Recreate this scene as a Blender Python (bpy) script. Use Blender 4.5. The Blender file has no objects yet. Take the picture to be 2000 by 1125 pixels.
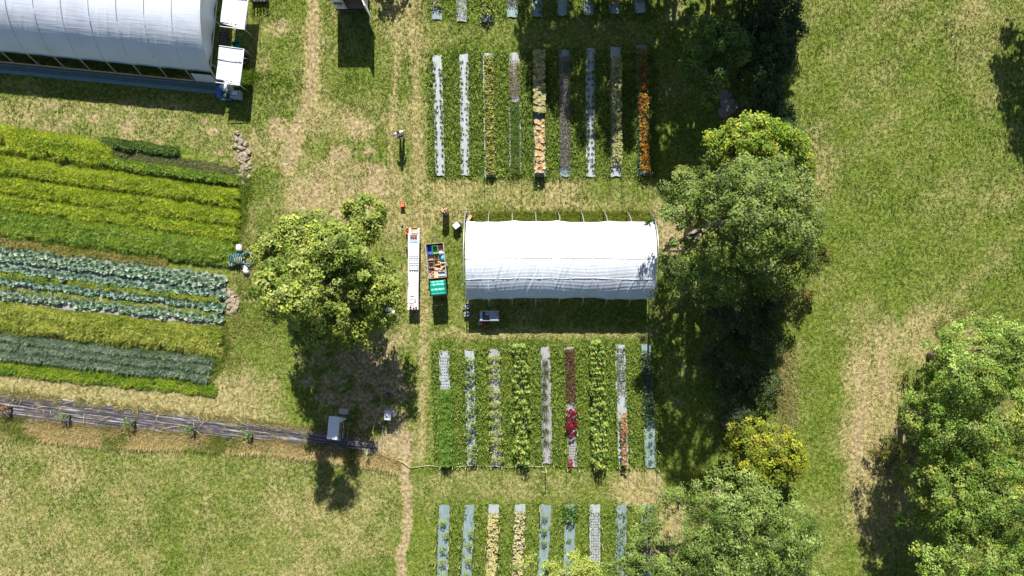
import bpy, math, random
import numpy as np
from mathutils import Vector, Matrix, Euler

random.seed(7)
RNG = np.random.default_rng(11)
R = math.radians
SC = bpy.context.scene
COL = SC.collection

# ------------------------------------------------------------------ camera, light, exposure
H = 44.5                       # drone height above the grass, metres
cam_d = bpy.data.cameras.new("drone_camera")
cam_d.sensor_width = 36.0
cam_d.lens = 36.0 * H / (2000 / 30.0)
cam_d.clip_start = 0.5
cam_d.clip_end = 3000
cam = bpy.data.objects.new("drone_camera", cam_d)
cam.location = (0, 0, H)
cam.rotation_euler = (0, 0, 0)
COL.objects.link(cam)
SC.camera = cam

SUN_EL = 39.7
TAN = math.tan(R(SUN_EL))
world = bpy.data.worlds.new("World")
SC.world = world
world.use_nodes = True
wn = world.node_tree.nodes
wn.clear()
sky = wn.new("ShaderNodeTexSky")
sky.sky_type = 'NISHITA'
sky.sun_disc = False
sky.sun_elevation = R(SUN_EL)
sky.sun_rotation = 0.0
bg = wn.new("ShaderNodeBackground")
bg.inputs[1].default_value = 0.055
wo = wn.new("ShaderNodeOutputWorld")
world.node_tree.links.new(sky.outputs[0], bg.inputs[0])
world.node_tree.links.new(bg.outputs[0], wo.inputs[0])

sun_d = bpy.data.lights.new("sun", 'SUN')
sun_d.energy = 5.0
sun_d.angle = R(0.5)
sun_d.color = (1.0, 0.955, 0.89)
sun = bpy.data.objects.new("sun", sun_d)
sun.rotation_euler = (R(-(90 - SUN_EL)), 0, 0)     # light comes from +Y, shadows fall towards -Y
sun.location = (0, 60, 60)
COL.objects.link(sun)

SC.view_settings.view_transform = 'Standard'
SC.view_settings.look = 'None'
SC.view_settings.exposure = 1.17
SC.view_settings.gamma = 1.0
SC.view_settings.use_curve_mapping = False

# ------------------------------------------------------------------ helpers
def g(px, py, z=0.0):
    """metres on the site for a spot of the survey (30 survey units per metre at ground level)"""
    k = (H - z) / H / 30.0
    return ((px - 1000) * k, (562.5 - py) * k, z)

def lin(r, gg, b, k=0.60):
    def f(c):
        c /= 255.0
        return c / 12.92 if c <= 0.04045 else ((c + 0.055) / 1.055) ** 2.4
    return (f(r) * k, f(gg) * k, f(b) * k)

def nrm(a):
    return a / np.maximum(np.linalg.norm(a, axis=-1, keepdims=True), 1e-9)

_tab = np.random.default_rng(5).random((8, 256, 256))
def vn(x, y, s=1.0, seed=0):
    x = np.asarray(x, float) / s + 37.3 * seed; y = np.asarray(y, float) / s + 11.7 * seed
    xi = np.floor(x).astype(int); yi = np.floor(y).astype(int)
    u = x - xi; v = y - yi
    u = u * u * (3 - 2 * u); v = v * v * (3 - 2 * v)
    t = _tab[seed % 8]
    a = t[xi % 256, yi % 256]; b = t[(xi + 1) % 256, yi % 256]
    c = t[xi % 256, (yi + 1) % 256]; d = t[(xi + 1) % 256, (yi + 1) % 256]
    return (a * (1 - u) + b * u) * (1 - v) + (c * (1 - u) + d * u) * v
def fbm(x, y, s=1.0, seed=0, o=3):
    r = 0; w = 0; a = 1.0
    for i in range(o):
        r = r + a * vn(x, y, s / 2 ** i, seed + i); w += a; a *= 0.55
    return r / w
def sstep(a, b, x):
    t = np.clip((np.asarray(x, float) - a) / (b - a), 0, 1)
    return t * t * (3 - 2 * t)

def tag(o, label=None, cat=None, group=None, kind=None):
    if label: o["label"] = label
    if cat: o["category"] = cat
    if group: o["group"] = group
    if kind: o["kind"] = kind
    return o

_ONES = "zeroth first second third fourth fifth sixth seventh eighth ninth tenth eleventh twelfth thirteenth fourteenth fifteenth sixteenth seventeenth eighteenth nineteenth".split()
def ordw(n):
    if n < 20: return _ONES[n]
    t = ["twent", "thirt", "fort", "fift", "sixt"][n // 10 - 2]
    return t + "ieth" if n % 10 == 0 else t + "y-" + _ONES[n % 10]

def empty(name, loc, rz=0.0):
    o = bpy.data.objects.new(name, None)
    o.empty_display_size = 0.2
    o.location = loc
    o.rotation_euler = (0, 0, rz)
    COL.objects.link(o)
    return o

def link(name, me, parent=None, loc=None, rz=None, scale=None):
    o = bpy.data.objects.new(name, me)
    COL.objects.link(o)
    if parent is not None: o.parent = parent
    if loc is not None: o.location = loc
    if rz is not None: o.rotation_euler = (0, 0, rz)
    if scale is not None: o.scale = scale
    return o

def np_mesh(name, V, F, mat, col=None, smooth=False):
    """V (n,3), F (m,k) all faces with k corners, col (n,3)"""
    V = np.ascontiguousarray(V, np.float32); F = np.ascontiguousarray(F, np.int32)
    me = bpy.data.meshes.new(name)
    k = F.shape[1]
    me.vertices.add(len(V)); me.vertices.foreach_set("co", V.ravel())
    me.loops.add(F.size); me.loops.foreach_set("vertex_index", F.ravel())
    me.polygons.add(len(F))
    me.polygons.foreach_set("loop_start", np.arange(0, F.size, k, dtype=np.int32))
    me.polygons.foreach_set("use_smooth", np.full(len(F), smooth, dtype=bool))
    me.update(calc_edges=True)
    if col is not None:
        a = me.color_attributes.new("Col", 'FLOAT_COLOR', 'POINT')
        c4 = np.ones((len(V), 4), np.float32); c4[:, :3] = col
        a.data.foreach_set("color", c4.ravel())
    if mat: me.materials.append(mat)
    return me

def leaf_mesh(name, P, N, L, W, col, mat, fold=0.0):
    """one small kite-shaped leaf per row"""
    n = len(P)
    rnd = RNG.normal(size=(n, 3))
    t = nrm(np.cross(N, rnd)); b = np.cross(N, t)
    L = np.broadcast_to(L, (n,))[:, None]; W = np.broadcast_to(W, (n,))[:, None]
    V = np.stack([P - t * L * .5, P + b * W * .5 - t * L * .08 + N * fold * W, P + t * L * .5, P - b * W * .5 - t * L * .08 + N * fold * W], 1).reshape(-1, 3)
    F = np.arange(n * 4).reshape(n, 4)
    return np_mesh(name, V, F, mat, np.repeat(col, 4, 0))

def blade_arrays(P, nb, L, W, tilt, spread, col, jit=0.12):
    """tufts of nb triangular blades at P"""
    n = len(P)
    L = np.broadcast_to(L, (n,)); W = np.broadcast_to(W, (n,))
    P = np.repeat(P, nb, 0); L = np.repeat(L, nb) * RNG.uniform(.6, 1.15, n * nb); W = np.repeat(W, nb)
    az = RNG.uniform(0, 2 * np.pi, n * nb); ti = RNG.uniform(tilt[0], tilt[1], n * nb)
    d = np.stack([np.cos(az) * np.sin(ti), np.sin(az) * np.sin(ti), np.cos(ti)], 1)
    off = np.stack([np.cos(az), np.sin(az), np.zeros_like(az)], 1) * (RNG.uniform(0, 1, n * nb) * spread)[:, None]
    az2 = az + RNG.normal(0, .7, n * nb)
    s = np.stack([-np.sin(az2), np.cos(az2), RNG.normal(0, .25, n * nb)], 1)
    B = P + off
    V = np.stack([B - s * W[:, None] * .5, B + s * W[:, None] * .5, B + d * L[:, None]], 1).reshape(-1, 3)
    F = np.arange(n * nb * 3).reshape(-1, 3)
    c = np.repeat(col, nb, 0) * (1 + RNG.normal(0, jit, (n * nb, 1)))
    return V, F, np.repeat(np.clip(c, .003, .95), 3, 0)

def pick(pal, n, jit=0.12):
    pal = np.array(pal)
    i = RNG.integers(0, len(pal), n); j = RNG.integers(0, len(pal), n); w = RNG.random((n, 1))
    c = pal[i] * w + pal[j] * (1 - w)
    return np.clip(c * (1 + RNG.normal(0, jit, (n, 1))), .003, .95)

class MB:
    """collects boxes, tubes and sheets into ONE mesh"""
    def __init__(s): s.v = []; s.f = []
    def add(s, V, F):
        k = len(s.v); s.v += [tuple(p) for p in V]; s.f += [tuple(i + k for i in f) for f in F]; return s
    def box(s, c, d, rz=0.0, rx=0.0, ry=0.0, top=1.0):
        m = Euler((rx, ry, rz)).to_matrix(); V = []
        for z in (-.5, .5):
            q = top if z > 0 else 1.0
            for x, y in ((-.5, -.5), (.5, -.5), (.5, .5), (-.5, .5)):
                V.append(Vector(c) + m @ Vector((x * d[0] * q, y * d[1] * q, z * d[2])))
        return s.add(V, [(3, 2, 1, 0), (4, 5, 6, 7), (0, 1, 5, 4), (1, 2, 6, 5), (2, 3, 7, 6), (3, 0, 4, 7)])
    def tube(s, pts, r, n=6, cap=True):
        pts = [Vector(p) for p in pts]; V = []; F = []
        rr = r if isinstance(r, (list, tuple)) else [r] * len(pts)
        for i, p in enumerate(pts):
            d = (pts[min(i + 1, len(pts) - 1)] - pts[max(i - 1, 0)]).normalized()
            a = d.cross(Vector((0, 0, 1)) if abs(d.z) < .95 else Vector((1, 0, 0))).normalized(); b = d.cross(a)
            for k in range(n):
                t = 2 * math.pi * k / n
                V.append(p + a * math.cos(t) * rr[i] + b * math.sin(t) * rr[i])
        for i in range(len(pts) - 1):
            for k in range(n):
                F.append((i * n + k, i * n + (k + 1) % n, (i + 1) * n + (k + 1) % n, (i + 1) * n + k))
        if cap:
            F.append(tuple(range(n))[::-1]); F.append(tuple((len(pts) - 1) * n + k for k in range(n)))
        return s.add(V, F)
    def lathe(s, c, prof, n=14, close_top=False):
        V = []; F = []
        for r, z in prof:
            for k in range(n):
                t = 2 * math.pi * k / n; V.append((c[0] + r * math.cos(t), c[1] + r * math.sin(t), c[2] + z))
        for i in range(len(prof) - 1):
            for k in range(n):
                F.append((i * n + k, i * n + (k + 1) % n, (i + 1) * n + (k + 1) % n, (i + 1) * n + k))
        F.append(tuple(range(n))[::-1])
        if close_top: F.append(tuple((len(prof) - 1) * n + k for k in range(n)))
        return s.add(V, F)
    def lump(s, c, d, n=8, rz=0.0, jit=.12, seed=0):
        """a soft sack or clod: squashed ball with an uneven skin"""
        rd = random.Random(seed); V = []; F = []; m = Matrix.Rotation(rz, 3, 'Z'); rows = max(4, n // 2 + 1)
        for i in range(rows + 1):
            ph = math.pi * i / rows
            for k in range(n):
                t = 2 * math.pi * k / n; q = 1 + rd.uniform(-jit, jit) * (0 < i < rows)
                x, y, z = math.sin(ph) * math.cos(t), math.sin(ph) * math.sin(t), math.cos(ph)
                x = math.copysign(abs(x) ** .75, x); y = math.copysign(abs(y) ** .75, y)
                V.append(Vector(c) + m @ Vector((x * d[0] * .5 * q, y * d[1] * .5 * q, z * d[2] * .5 * q + d[2] * .5)))
        for i in range(rows):
            for k in range(n):
                F.append((i * n + k, (i + 1) * n + k, (i + 1) * n + (k + 1) % n, i * n + (k + 1) % n))
        return s.add(V, F)
    def tray(s, c, d, t=.02, rz=0.0):
        """open box: floor and four sides; c is the centre of the floor's underside"""
        m = Matrix.Rotation(rz, 3, 'Z'); c = Vector(c)
        def b(o, q): s.box(c + m @ Vector(o), q, rz)
        b((0, 0, t / 2), (d[0], d[1], t))
        for sx in (-1, 1): b((sx * (d[0] - t) / 2, 0, t + (d[2] - t) / 2), (t, d[1], d[2] - t))
        for sy in (-1, 1): b((0, sy * (d[1] - t) / 2, t + (d[2] - t) / 2), (d[0] - 2 * t, t, d[2] - t))
        return s
    def mesh(s, name, mat, smooth=False):
        me = bpy.data.meshes.new(name); me.from_pydata([tuple(v) for v in s.v], [], s.f)
        if smooth: me.polygons.foreach_set("use_smooth", [True] * len(me.polygons))
        if mat: me.materials.append(mat)
        me.update(); return me
    def build(s, name, mat, parent=None, smooth=False, bevel=0.0, loc=None, rz=None):
        o = link(name, s.mesh(name, mat, smooth), parent, loc, rz)
        if bevel:
            b = o.modifiers.new("edge", 'BEVEL'); b.width = bevel; b.segments = 2; b.limit_method = 'ANGLE'
        return o

# ------------------------------------------------------------------ materials
def mat_base(name):
    m = bpy.data.materials.new(name); m.use_nodes = True
    nt = m.node_tree; p = nt.nodes["Principled BSDF"]
    return m, nt, p

def mat_plain(name, col, rough=.6, metal=0.0, var=.12, scale=6.0, bump=.0, dirt=None, trans=0.0):
    m, nt, p = mat_base(name); N = nt.nodes; Lk = nt.links
    tc = N.new("ShaderNodeTexCoord"); nz = N.new("ShaderNodeTexNoise")
    nz.inputs["Scale"].default_value = scale; nz.inputs["Detail"].default_value = 6; nz.inputs["Roughness"].default_value = .65
    Lk.new(tc.outputs["Object"], nz.inputs["Vector"])
    rp = N.new("ShaderNodeValToRGB")
    a = [max(0, c * (1 - var)) for c in col]; b = [min(1, c * (1 + var)) for c in col]
    if dirt: a = dirt
    rp.color_ramp.elements[0].position = .32; rp.color_ramp.elements[1].position = .62
    rp.color_ramp.elements[0].color = (*a, 1); rp.color_ramp.elements[1].color = (*b, 1)
    Lk.new(nz.outputs["Fac"], rp.inputs[0]); Lk.new(rp.outputs[0], p.inputs["Base Color"])
    p.inputs["Roughness"].default_value = rough; p.inputs["Metallic"].default_value = metal
    if bump:
        bp = N.new("ShaderNodeBump"); bp.inputs["Strength"].default_value = bump; bp.inputs["Distance"].default_value = .02
        Lk.new(nz.outputs["Fac"], bp.inputs["Height"]); Lk.new(bp.outputs[0], p.inputs["Normal"])
    if trans:
        tr = N.new("ShaderNodeBsdfTranslucent"); mx = N.new("ShaderNodeMixShader"); mx.inputs[0].default_value = trans
        Lk.new(rp.outputs[0], tr.inputs[0]); Lk.new(p.outputs[0], mx.inputs[1]); Lk.new(tr.outputs[0], mx.inputs[2])
        Lk.new(mx.outputs[0], N["Material Output"].inputs[0])
    return m

def mat_leaf(name, trans=.28, rough=.55, spec=.3, sat=1.15):
    m, nt, p = mat_base(name); N = nt.nodes; Lk = nt.links
    at = N.new("ShaderNodeAttribute"); at.attribute_name = "Col"
    Lk.new(at.outputs["Color"], p.inputs["Base Color"])
    p.inputs["Roughness"].default_value = rough
    p.inputs["Specular IOR Level"].default_value = spec
    tr = N.new("ShaderNodeBsdfTranslucent")
    hs = N.new("ShaderNodeHueSaturation"); hs.inputs["Saturation"].default_value = sat; hs.inputs["Value"].default_value = 1.1
    Lk.new(at.outputs["Color"], hs.inputs["Color"]); Lk.new(hs.outputs[0], tr.inputs[0])
    mx = N.new("ShaderNodeMixShader"); mx.inputs[0].default_value = trans
    Lk.new(p.outputs[0], mx.inputs[1]); Lk.new(tr.outputs[0], mx.inputs[2]); Lk.new(mx.outputs[0], N["Material Output"].inputs[0])
    return m

def mat_film(name, col=(.55, .59, .64), trans=.08, along=(1, 0)):
    """greenhouse film: white, a little see-through for light, faint creases and dust"""
    m, nt, p = mat_base(name); N = nt.nodes; Lk = nt.links
    tc = N.new("ShaderNodeTexCoord"); mp = N.new("ShaderNodeMapping")
    mp.inputs["Scale"].default_value = (.35, 5.0, 5.0)
    Lk.new(tc.outputs["Object"], mp.inputs[0])
    nz = N.new("ShaderNodeTexNoise"); nz.inputs["Scale"].default_value = 2.2; nz.inputs["Detail"].default_value = 5
    Lk.new(mp.outputs[0], nz.inputs["Vector"])
    n2 = N.new("ShaderNodeTexNoise"); n2.inputs["Scale"].default_value = .7; n2.inputs["Detail"].default_value = 5
    Lk.new(tc.outputs["Object"], n2.inputs["Vector"])
    rp = N.new("ShaderNodeValToRGB"); rp.color_ramp.elements[0].position = .35; rp.color_ramp.elements[1].position = .6
    rp.color_ramp.elements[0].color = (col[0] * .9, col[1] * .9, col[2] * .9, 1); rp.color_ramp.elements[1].color = (*col, 1)
    Lk.new(n2.outputs["Fac"], rp.inputs[0]); Lk.new(rp.outputs[0], p.inputs["Base Color"])
    p.inputs["Roughness"].default_value = .38; p.inputs["Specular IOR Level"].default_value = .4
    bp = N.new("ShaderNodeBump"); bp.inputs["Strength"].default_value = .35; bp.inputs["Distance"].default_value = .03
    Lk.new(nz.outputs["Fac"], bp.inputs["Height"]); Lk.new(bp.outputs[0], p.inputs["Normal"])
    tr = N.new("ShaderNodeBsdfTranslucent"); Lk.new(rp.outputs[0], tr.inputs[0])
    mx = N.new("ShaderNodeMixShader"); mx.inputs[0].default_value = trans
    Lk.new(p.outputs[0], mx.inputs[1]); Lk.new(tr.outputs[0], mx.inputs[2]); Lk.new(mx.outputs[0], N["Material Output"].inputs[0])
    return m

def mat_weave(name, col, dark=.75, rough=.6, stripe=14.0):
    """woven ground cover: thread lines along the strip, dust blotches"""
    m, nt, p = mat_base(name); N = nt.nodes; Lk = nt.links
    tc = N.new("ShaderNodeTexCoord"); mp = N.new("ShaderNodeMapping"); mp.inputs["Scale"].default_value = (stripe, 1.1, 1)
    Lk.new(tc.outputs["Object"], mp.inputs[0])
    nz = N.new("ShaderNodeTexNoise"); nz.inputs["Scale"].default_value = 1.6; nz.inputs["Detail"].default_value = 5
    Lk.new(mp.outputs[0], nz.inputs["Vector"])
    rp = N.new("ShaderNodeValToRGB"); rp.color_ramp.elements[0].position = .33; rp.color_ramp.elements[1].position = .62
    rp.color_ramp.elements[0].color = (col[0] * dark, col[1] * dark, col[2] * dark * 1.06, 1); rp.color_ramp.elements[1].color = (*col, 1)
    Lk.new(nz.outputs["Fac"], rp.inputs[0])
    n2 = N.new("ShaderNodeTexNoise"); n2.inputs["Scale"].default_value = 1.7; n2.inputs["Detail"].default_value = 6
    Lk.new(tc.outputs["Object"], n2.inputs["Vector"])
    r2 = N.new("ShaderNodeValToRGB"); r2.color_ramp.elements[0].position = .38; r2.color_ramp.elements[1].position = .7
    r2.color_ramp.elements[0].color = (0, 0, 0, 1); r2.color_ramp.elements[1].color = (.55, .55, .55, 1)
    Lk.new(n2.outputs["Fac"], r2.inputs[0])
    mx = N.new("ShaderNodeMix"); mx.data_type = 'RGBA'
    Lk.new(r2.outputs[0], mx.inputs["Factor"]); Lk.new(rp.outputs[0], mx.inputs["A"])
    mx.inputs["B"].default_value = (col[0] * .7 + .03, col[1] * .64 + .02, col[2] * .55, 1)
    Lk.new(mx.outputs["Result"], p.inputs["Base Color"]); p.inputs["Roughness"].default_value = rough
    bp = N.new("ShaderNodeBump"); bp.inputs["Strength"].default_value = .4; bp.inputs["Distance"].default_value = .015
    Lk.new(nz.outputs["Fac"], bp.inputs["Height"]); Lk.new(bp.outputs[0], p.inputs["Normal"])
    return m

M = {}
M['leaf'] = mat_leaf("leaf", .30)
M['grass'] = mat_leaf("grass_blade", .22, .6, .2)
M['petal'] = mat_leaf("petal", .15, .7, .15, .95)
M['film'] = mat_film("greenhouse_film")
M['film_old'] = mat_film("older_greenhouse_film", (.64, .68, .76), .14)
M['steel'] = mat_plain("galvanised_steel", (.42, .44, .46), .4, .6, .15, 8)
M['bark'] = mat_plain("bark", (.16, .13, .10), .9, 0, .4, 5, .5)
M['fabric'] = mat_weave("pale_woven_ground_cover", (.31, .35, .36), .6)
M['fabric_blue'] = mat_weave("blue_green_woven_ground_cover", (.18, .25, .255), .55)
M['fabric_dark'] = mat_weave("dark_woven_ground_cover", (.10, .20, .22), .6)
M['fabric_grey'] = mat_weave("grey_woven_ground_cover", (.29, .285, .29), .6)
M['hole'] = mat_plain("planting_hole_soil", (.025, .022, .02), .95)
M['white'] = mat_plain("white_plastic", (.58, .58, .60), .45, 0, .06, 5)
M['white_cloth'] = mat_plain("white_cloth", (.56, .56, .58), .8, 0, .08, 4, .2)
M['sack'] = mat_plain("white_woven_sack", (.44, .43, .43), .75, 0, .15, 9, .4)
M['wood'] = mat_plain("weathered_wood", (.32, .22, .14), .8, 0, .35, 9, .3)
M['pine'] = mat_plain("pale_wood", (.46, .32, .19), .75, 0, .25, 9, .3)
M['card'] = mat_plain("cardboard", (.36, .24, .14), .85, 0, .2, 5, .1)
M['bamboo'] = mat_plain("bamboo", (.42, .34, .20), .6, 0, .25, 10)
M['red'] = mat_plain("red_plastic", (.52, .045, .04), .45, 0, .15, 6)
M['orange'] = mat_plain("orange_plastic", (.6, .15, .05), .45, 0, .15, 6)
M['green'] = mat_plain("green_plastic", (.08, .30, .12), .5, 0, .15, 6)
M['tarp'] = mat_plain("teal_tarpaulin", (.012, .26, .19), .4, 0, .12, 3, .2)
M['blue'] = mat_plain("blue_plastic", (.03, .10, .36), .45, 0, .2, 6)
M['sky_blue'] = mat_plain("light_blue_sheet", (.05, .35, .60), .5, 0, .2, 6, .3)
M['grey_blue'] = mat_plain("grey_blue_plastic", (.26, .34, .42), .5, 0, .15, 6)
M['dark'] = mat_plain("dark_rubber", (.025, .026, .03), .7, 0, .3, 6)
M['black_metal'] = mat_plain("dark_painted_metal", (.05, .05, .055), .5, .2, .3, 6)
M['van_white'] = mat_plain("white_van_paint", (.66, .68, .72), .3, 0, .07, 2)
M['glass'] = mat_plain("dark_glass", (.03, .04, .05), .08, 0, .1, 2)
M['skin'] = mat_plain("skin", (.48, .28, .20), .55, 0, .06, 20)
M['shirt'] = mat_plain("white_shirt", (.66, .66, .70), .8, 0, .1, 20, .3)
M['trousers'] = mat_plain("dark_trousers", (.03, .035, .05), .8, 0, .2, 20, .3)
M['hair'] = mat_plain("dark_hair", (.03, .02, .015), .6, 0, .3, 40)
M['hose'] = mat_plain("pale_yellow_hose", (.40, .36, .13), .5, 0, .1, 5)
M['hose_teal'] = mat_plain("teal_hose", (.035, .14, .16), .5, 0, .2, 5)
M['pipe'] = mat_plain("pale_pipe", (.36, .33, .20), .5, 0, .15, 5)
M['purple'] = mat_plain("purple_plastic", (.16, .09, .20), .5, 0, .2, 6)
M['rock'] = mat_plain("grey_rock", (.14, .135, .125), .85, 0, .3, 3, .6)
M['clod'] = mat_plain("dry_soil_clod", (.22, .18, .125), .95, 0, .35, 7, .6)
M['board'] = mat_plain("grey_board", (.34, .31, .28), .8, 0, .2, 6, .2)

def mulch_material():
    m, nt, p = mat_base("black_mulch_film"); N = nt.nodes; Lk = nt.links
    tc = N.new("ShaderNodeTexCoord"); ro = N.new("ShaderNodeMapping"); ro.inputs["Rotation"].default_value = (0, 0, R(7.2)); Lk.new(tc.outputs["Object"], ro.inputs[0])
    def ns(sc, s, d, r=.6):
        mp = N.new("ShaderNodeMapping"); mp.inputs["Scale"].default_value = sc; Lk.new(ro.outputs[0], mp.inputs[0])
        n = N.new("ShaderNodeTexNoise"); n.inputs["Scale"].default_value = s; n.inputs["Detail"].default_value = d; n.inputs["Roughness"].default_value = r; Lk.new(mp.outputs[0], n.inputs["Vector"]); return n.outputs["Fac"]
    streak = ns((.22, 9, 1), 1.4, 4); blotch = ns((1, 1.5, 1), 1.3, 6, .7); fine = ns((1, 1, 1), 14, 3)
    def ramp(f, els):
        r = N.new("ShaderNodeValToRGB")
        while len(r.color_ramp.elements) < len(els): r.color_ramp.elements.new(.5)
        for e, (q, c) in zip(r.color_ramp.elements, els): e.position = q; e.color = (*c, 1)
        Lk.new(f, r.inputs[0]); return r.outputs[0]
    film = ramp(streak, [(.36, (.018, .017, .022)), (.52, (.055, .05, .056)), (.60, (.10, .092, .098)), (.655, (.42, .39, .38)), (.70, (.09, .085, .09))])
    dirt = ramp(fine, [(.35, (.10, .08, .055)), (.65, (.26, .21, .14))])
    k = ramp(blotch, [(.52, (0, 0, 0)), (.68, (.75, .75, .75))])
    mx = N.new("ShaderNodeMix"); mx.data_type = 'RGBA'; Lk.new(k, mx.inputs["Factor"]); Lk.new(film, mx.inputs["A"]); Lk.new(dirt, mx.inputs["B"])
    Lk.new(mx.outputs["Result"], p.inputs["Base Color"]); p.inputs["Roughness"].default_value = .45
    bp = N.new("ShaderNodeBump"); bp.inputs["Strength"].default_value = .7; bp.inputs["Distance"].default_value = .05
    Lk.new(streak, bp.inputs["Height"]); Lk.new(bp.outputs[0], p.inputs["Normal"])
    return m
M['mulch'] = mulch_material()

# ------------------------------------------------------------------ site plan (survey units, 30 per metre)
# beds: block -> list of (x_top, y_top, x_bottom, y_bottom, width)
BEDS = {
 'top': [(850,-70,853,38,20),(900,-70,902,42,20),(949,-70,952,44,21),(999,-70,1001,34,21),(1047,-70,1049,33,20),(1096,-70,1099,31,20),(1146,-70,1150,30,20),(1196,-70,1200,28,21),(1246,-70,1250,26,21)],
 'up': [(854,108,860,344,19),(906,106,909,343,18),(953,105,957,346,21),(1004,103,1007,345,21),(1052,100,1054,345,22),(1102,98,1104,345,21),(1153,95,1153,345,18),(1202,92,1203,345,21),(1252,88,1257,343,22)],
 'mid': [(867,685,874,910,21),(917,685,922,910,20),(965,682,970,910,21),(1015,672,1020,905,22),(1065,677,1069,905,20),(1112,677,1118,912,20),(1163,665,1170,910,22),(1211,672,1218,910,20),(1262,672,1271,914,22)],
 'low': [(868,986,862,1190,21),(917,985,908,1190,20),(965,985,957,1190,21),(1016,985,1008,1190,21),(1066,985,1058,1190,21),(1114,985,1108,1190,21),(1162,985,1162,1190,21),(1214,985,1210,1190,21),(1264,985,1260,1190,21)],
}
def bed_xy(b, t, u=0.0):
    """survey position at fraction t along the bed, u across in -0.5..0.5"""
    x0, y0, x1, y1, w = b
    return x0 + (x1 - x0) * t + u * w, y0 + (y1 - y0) * t

def field_y(y0, px):            # the crop rows west of the track run a little downhill to the east
    return y0 + px * (0.128 - (y0 - 235) * 0.0001)
def row_frac(px, py):
    return (py - px * (0.128 + .0235)) / (1 - px * 0.0001)
MULCH = [(-250, 735, 792), (0, 766, 820), (260, 795, 845), (560, 832, 868), (740, 858, 892)]
def mulch_edges(px):
    xs = [m[0] for m in MULCH]
    return np.interp(px, xs, [m[1] for m in MULCH]), np.interp(px, xs, [m[2] for m in MULCH])

def blob(px, py, cx, cy, rx, ry, soft=.5):
    d = np.sqrt(((px - cx) / rx) ** 2 + ((py - cy) / ry) ** 2)
    return 1 - sstep(1 - soft, 1 + soft, d)
def rect(px, py, x0, x1, y0, y1, s=8.0):
    return sstep(x0 - s, x0 + s, px) * (1 - sstep(x1 - s, x1 + s, px)) * sstep(y0 - s, y0 + s, py) * (1 - sstep(y1 - s, y1 + s, py))
def path_line(px, py, pts, w, s=6.0):
    d = np.full(np.shape(px), 1e9)
    for (x0, y0), (x1, y1) in zip(pts[:-1], pts[1:]):
        dx, dy = x1 - x0, y1 - y0
        t = np.clip(((px - x0) * dx + (py - y0) * dy) / (dx * dx + dy * dy), 0, 1)
        d = np.minimum(d, np.hypot(px - x0 - t * dx, py - y0 - t * dy))
    return 1 - sstep(w - s, w + s, d)

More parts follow.
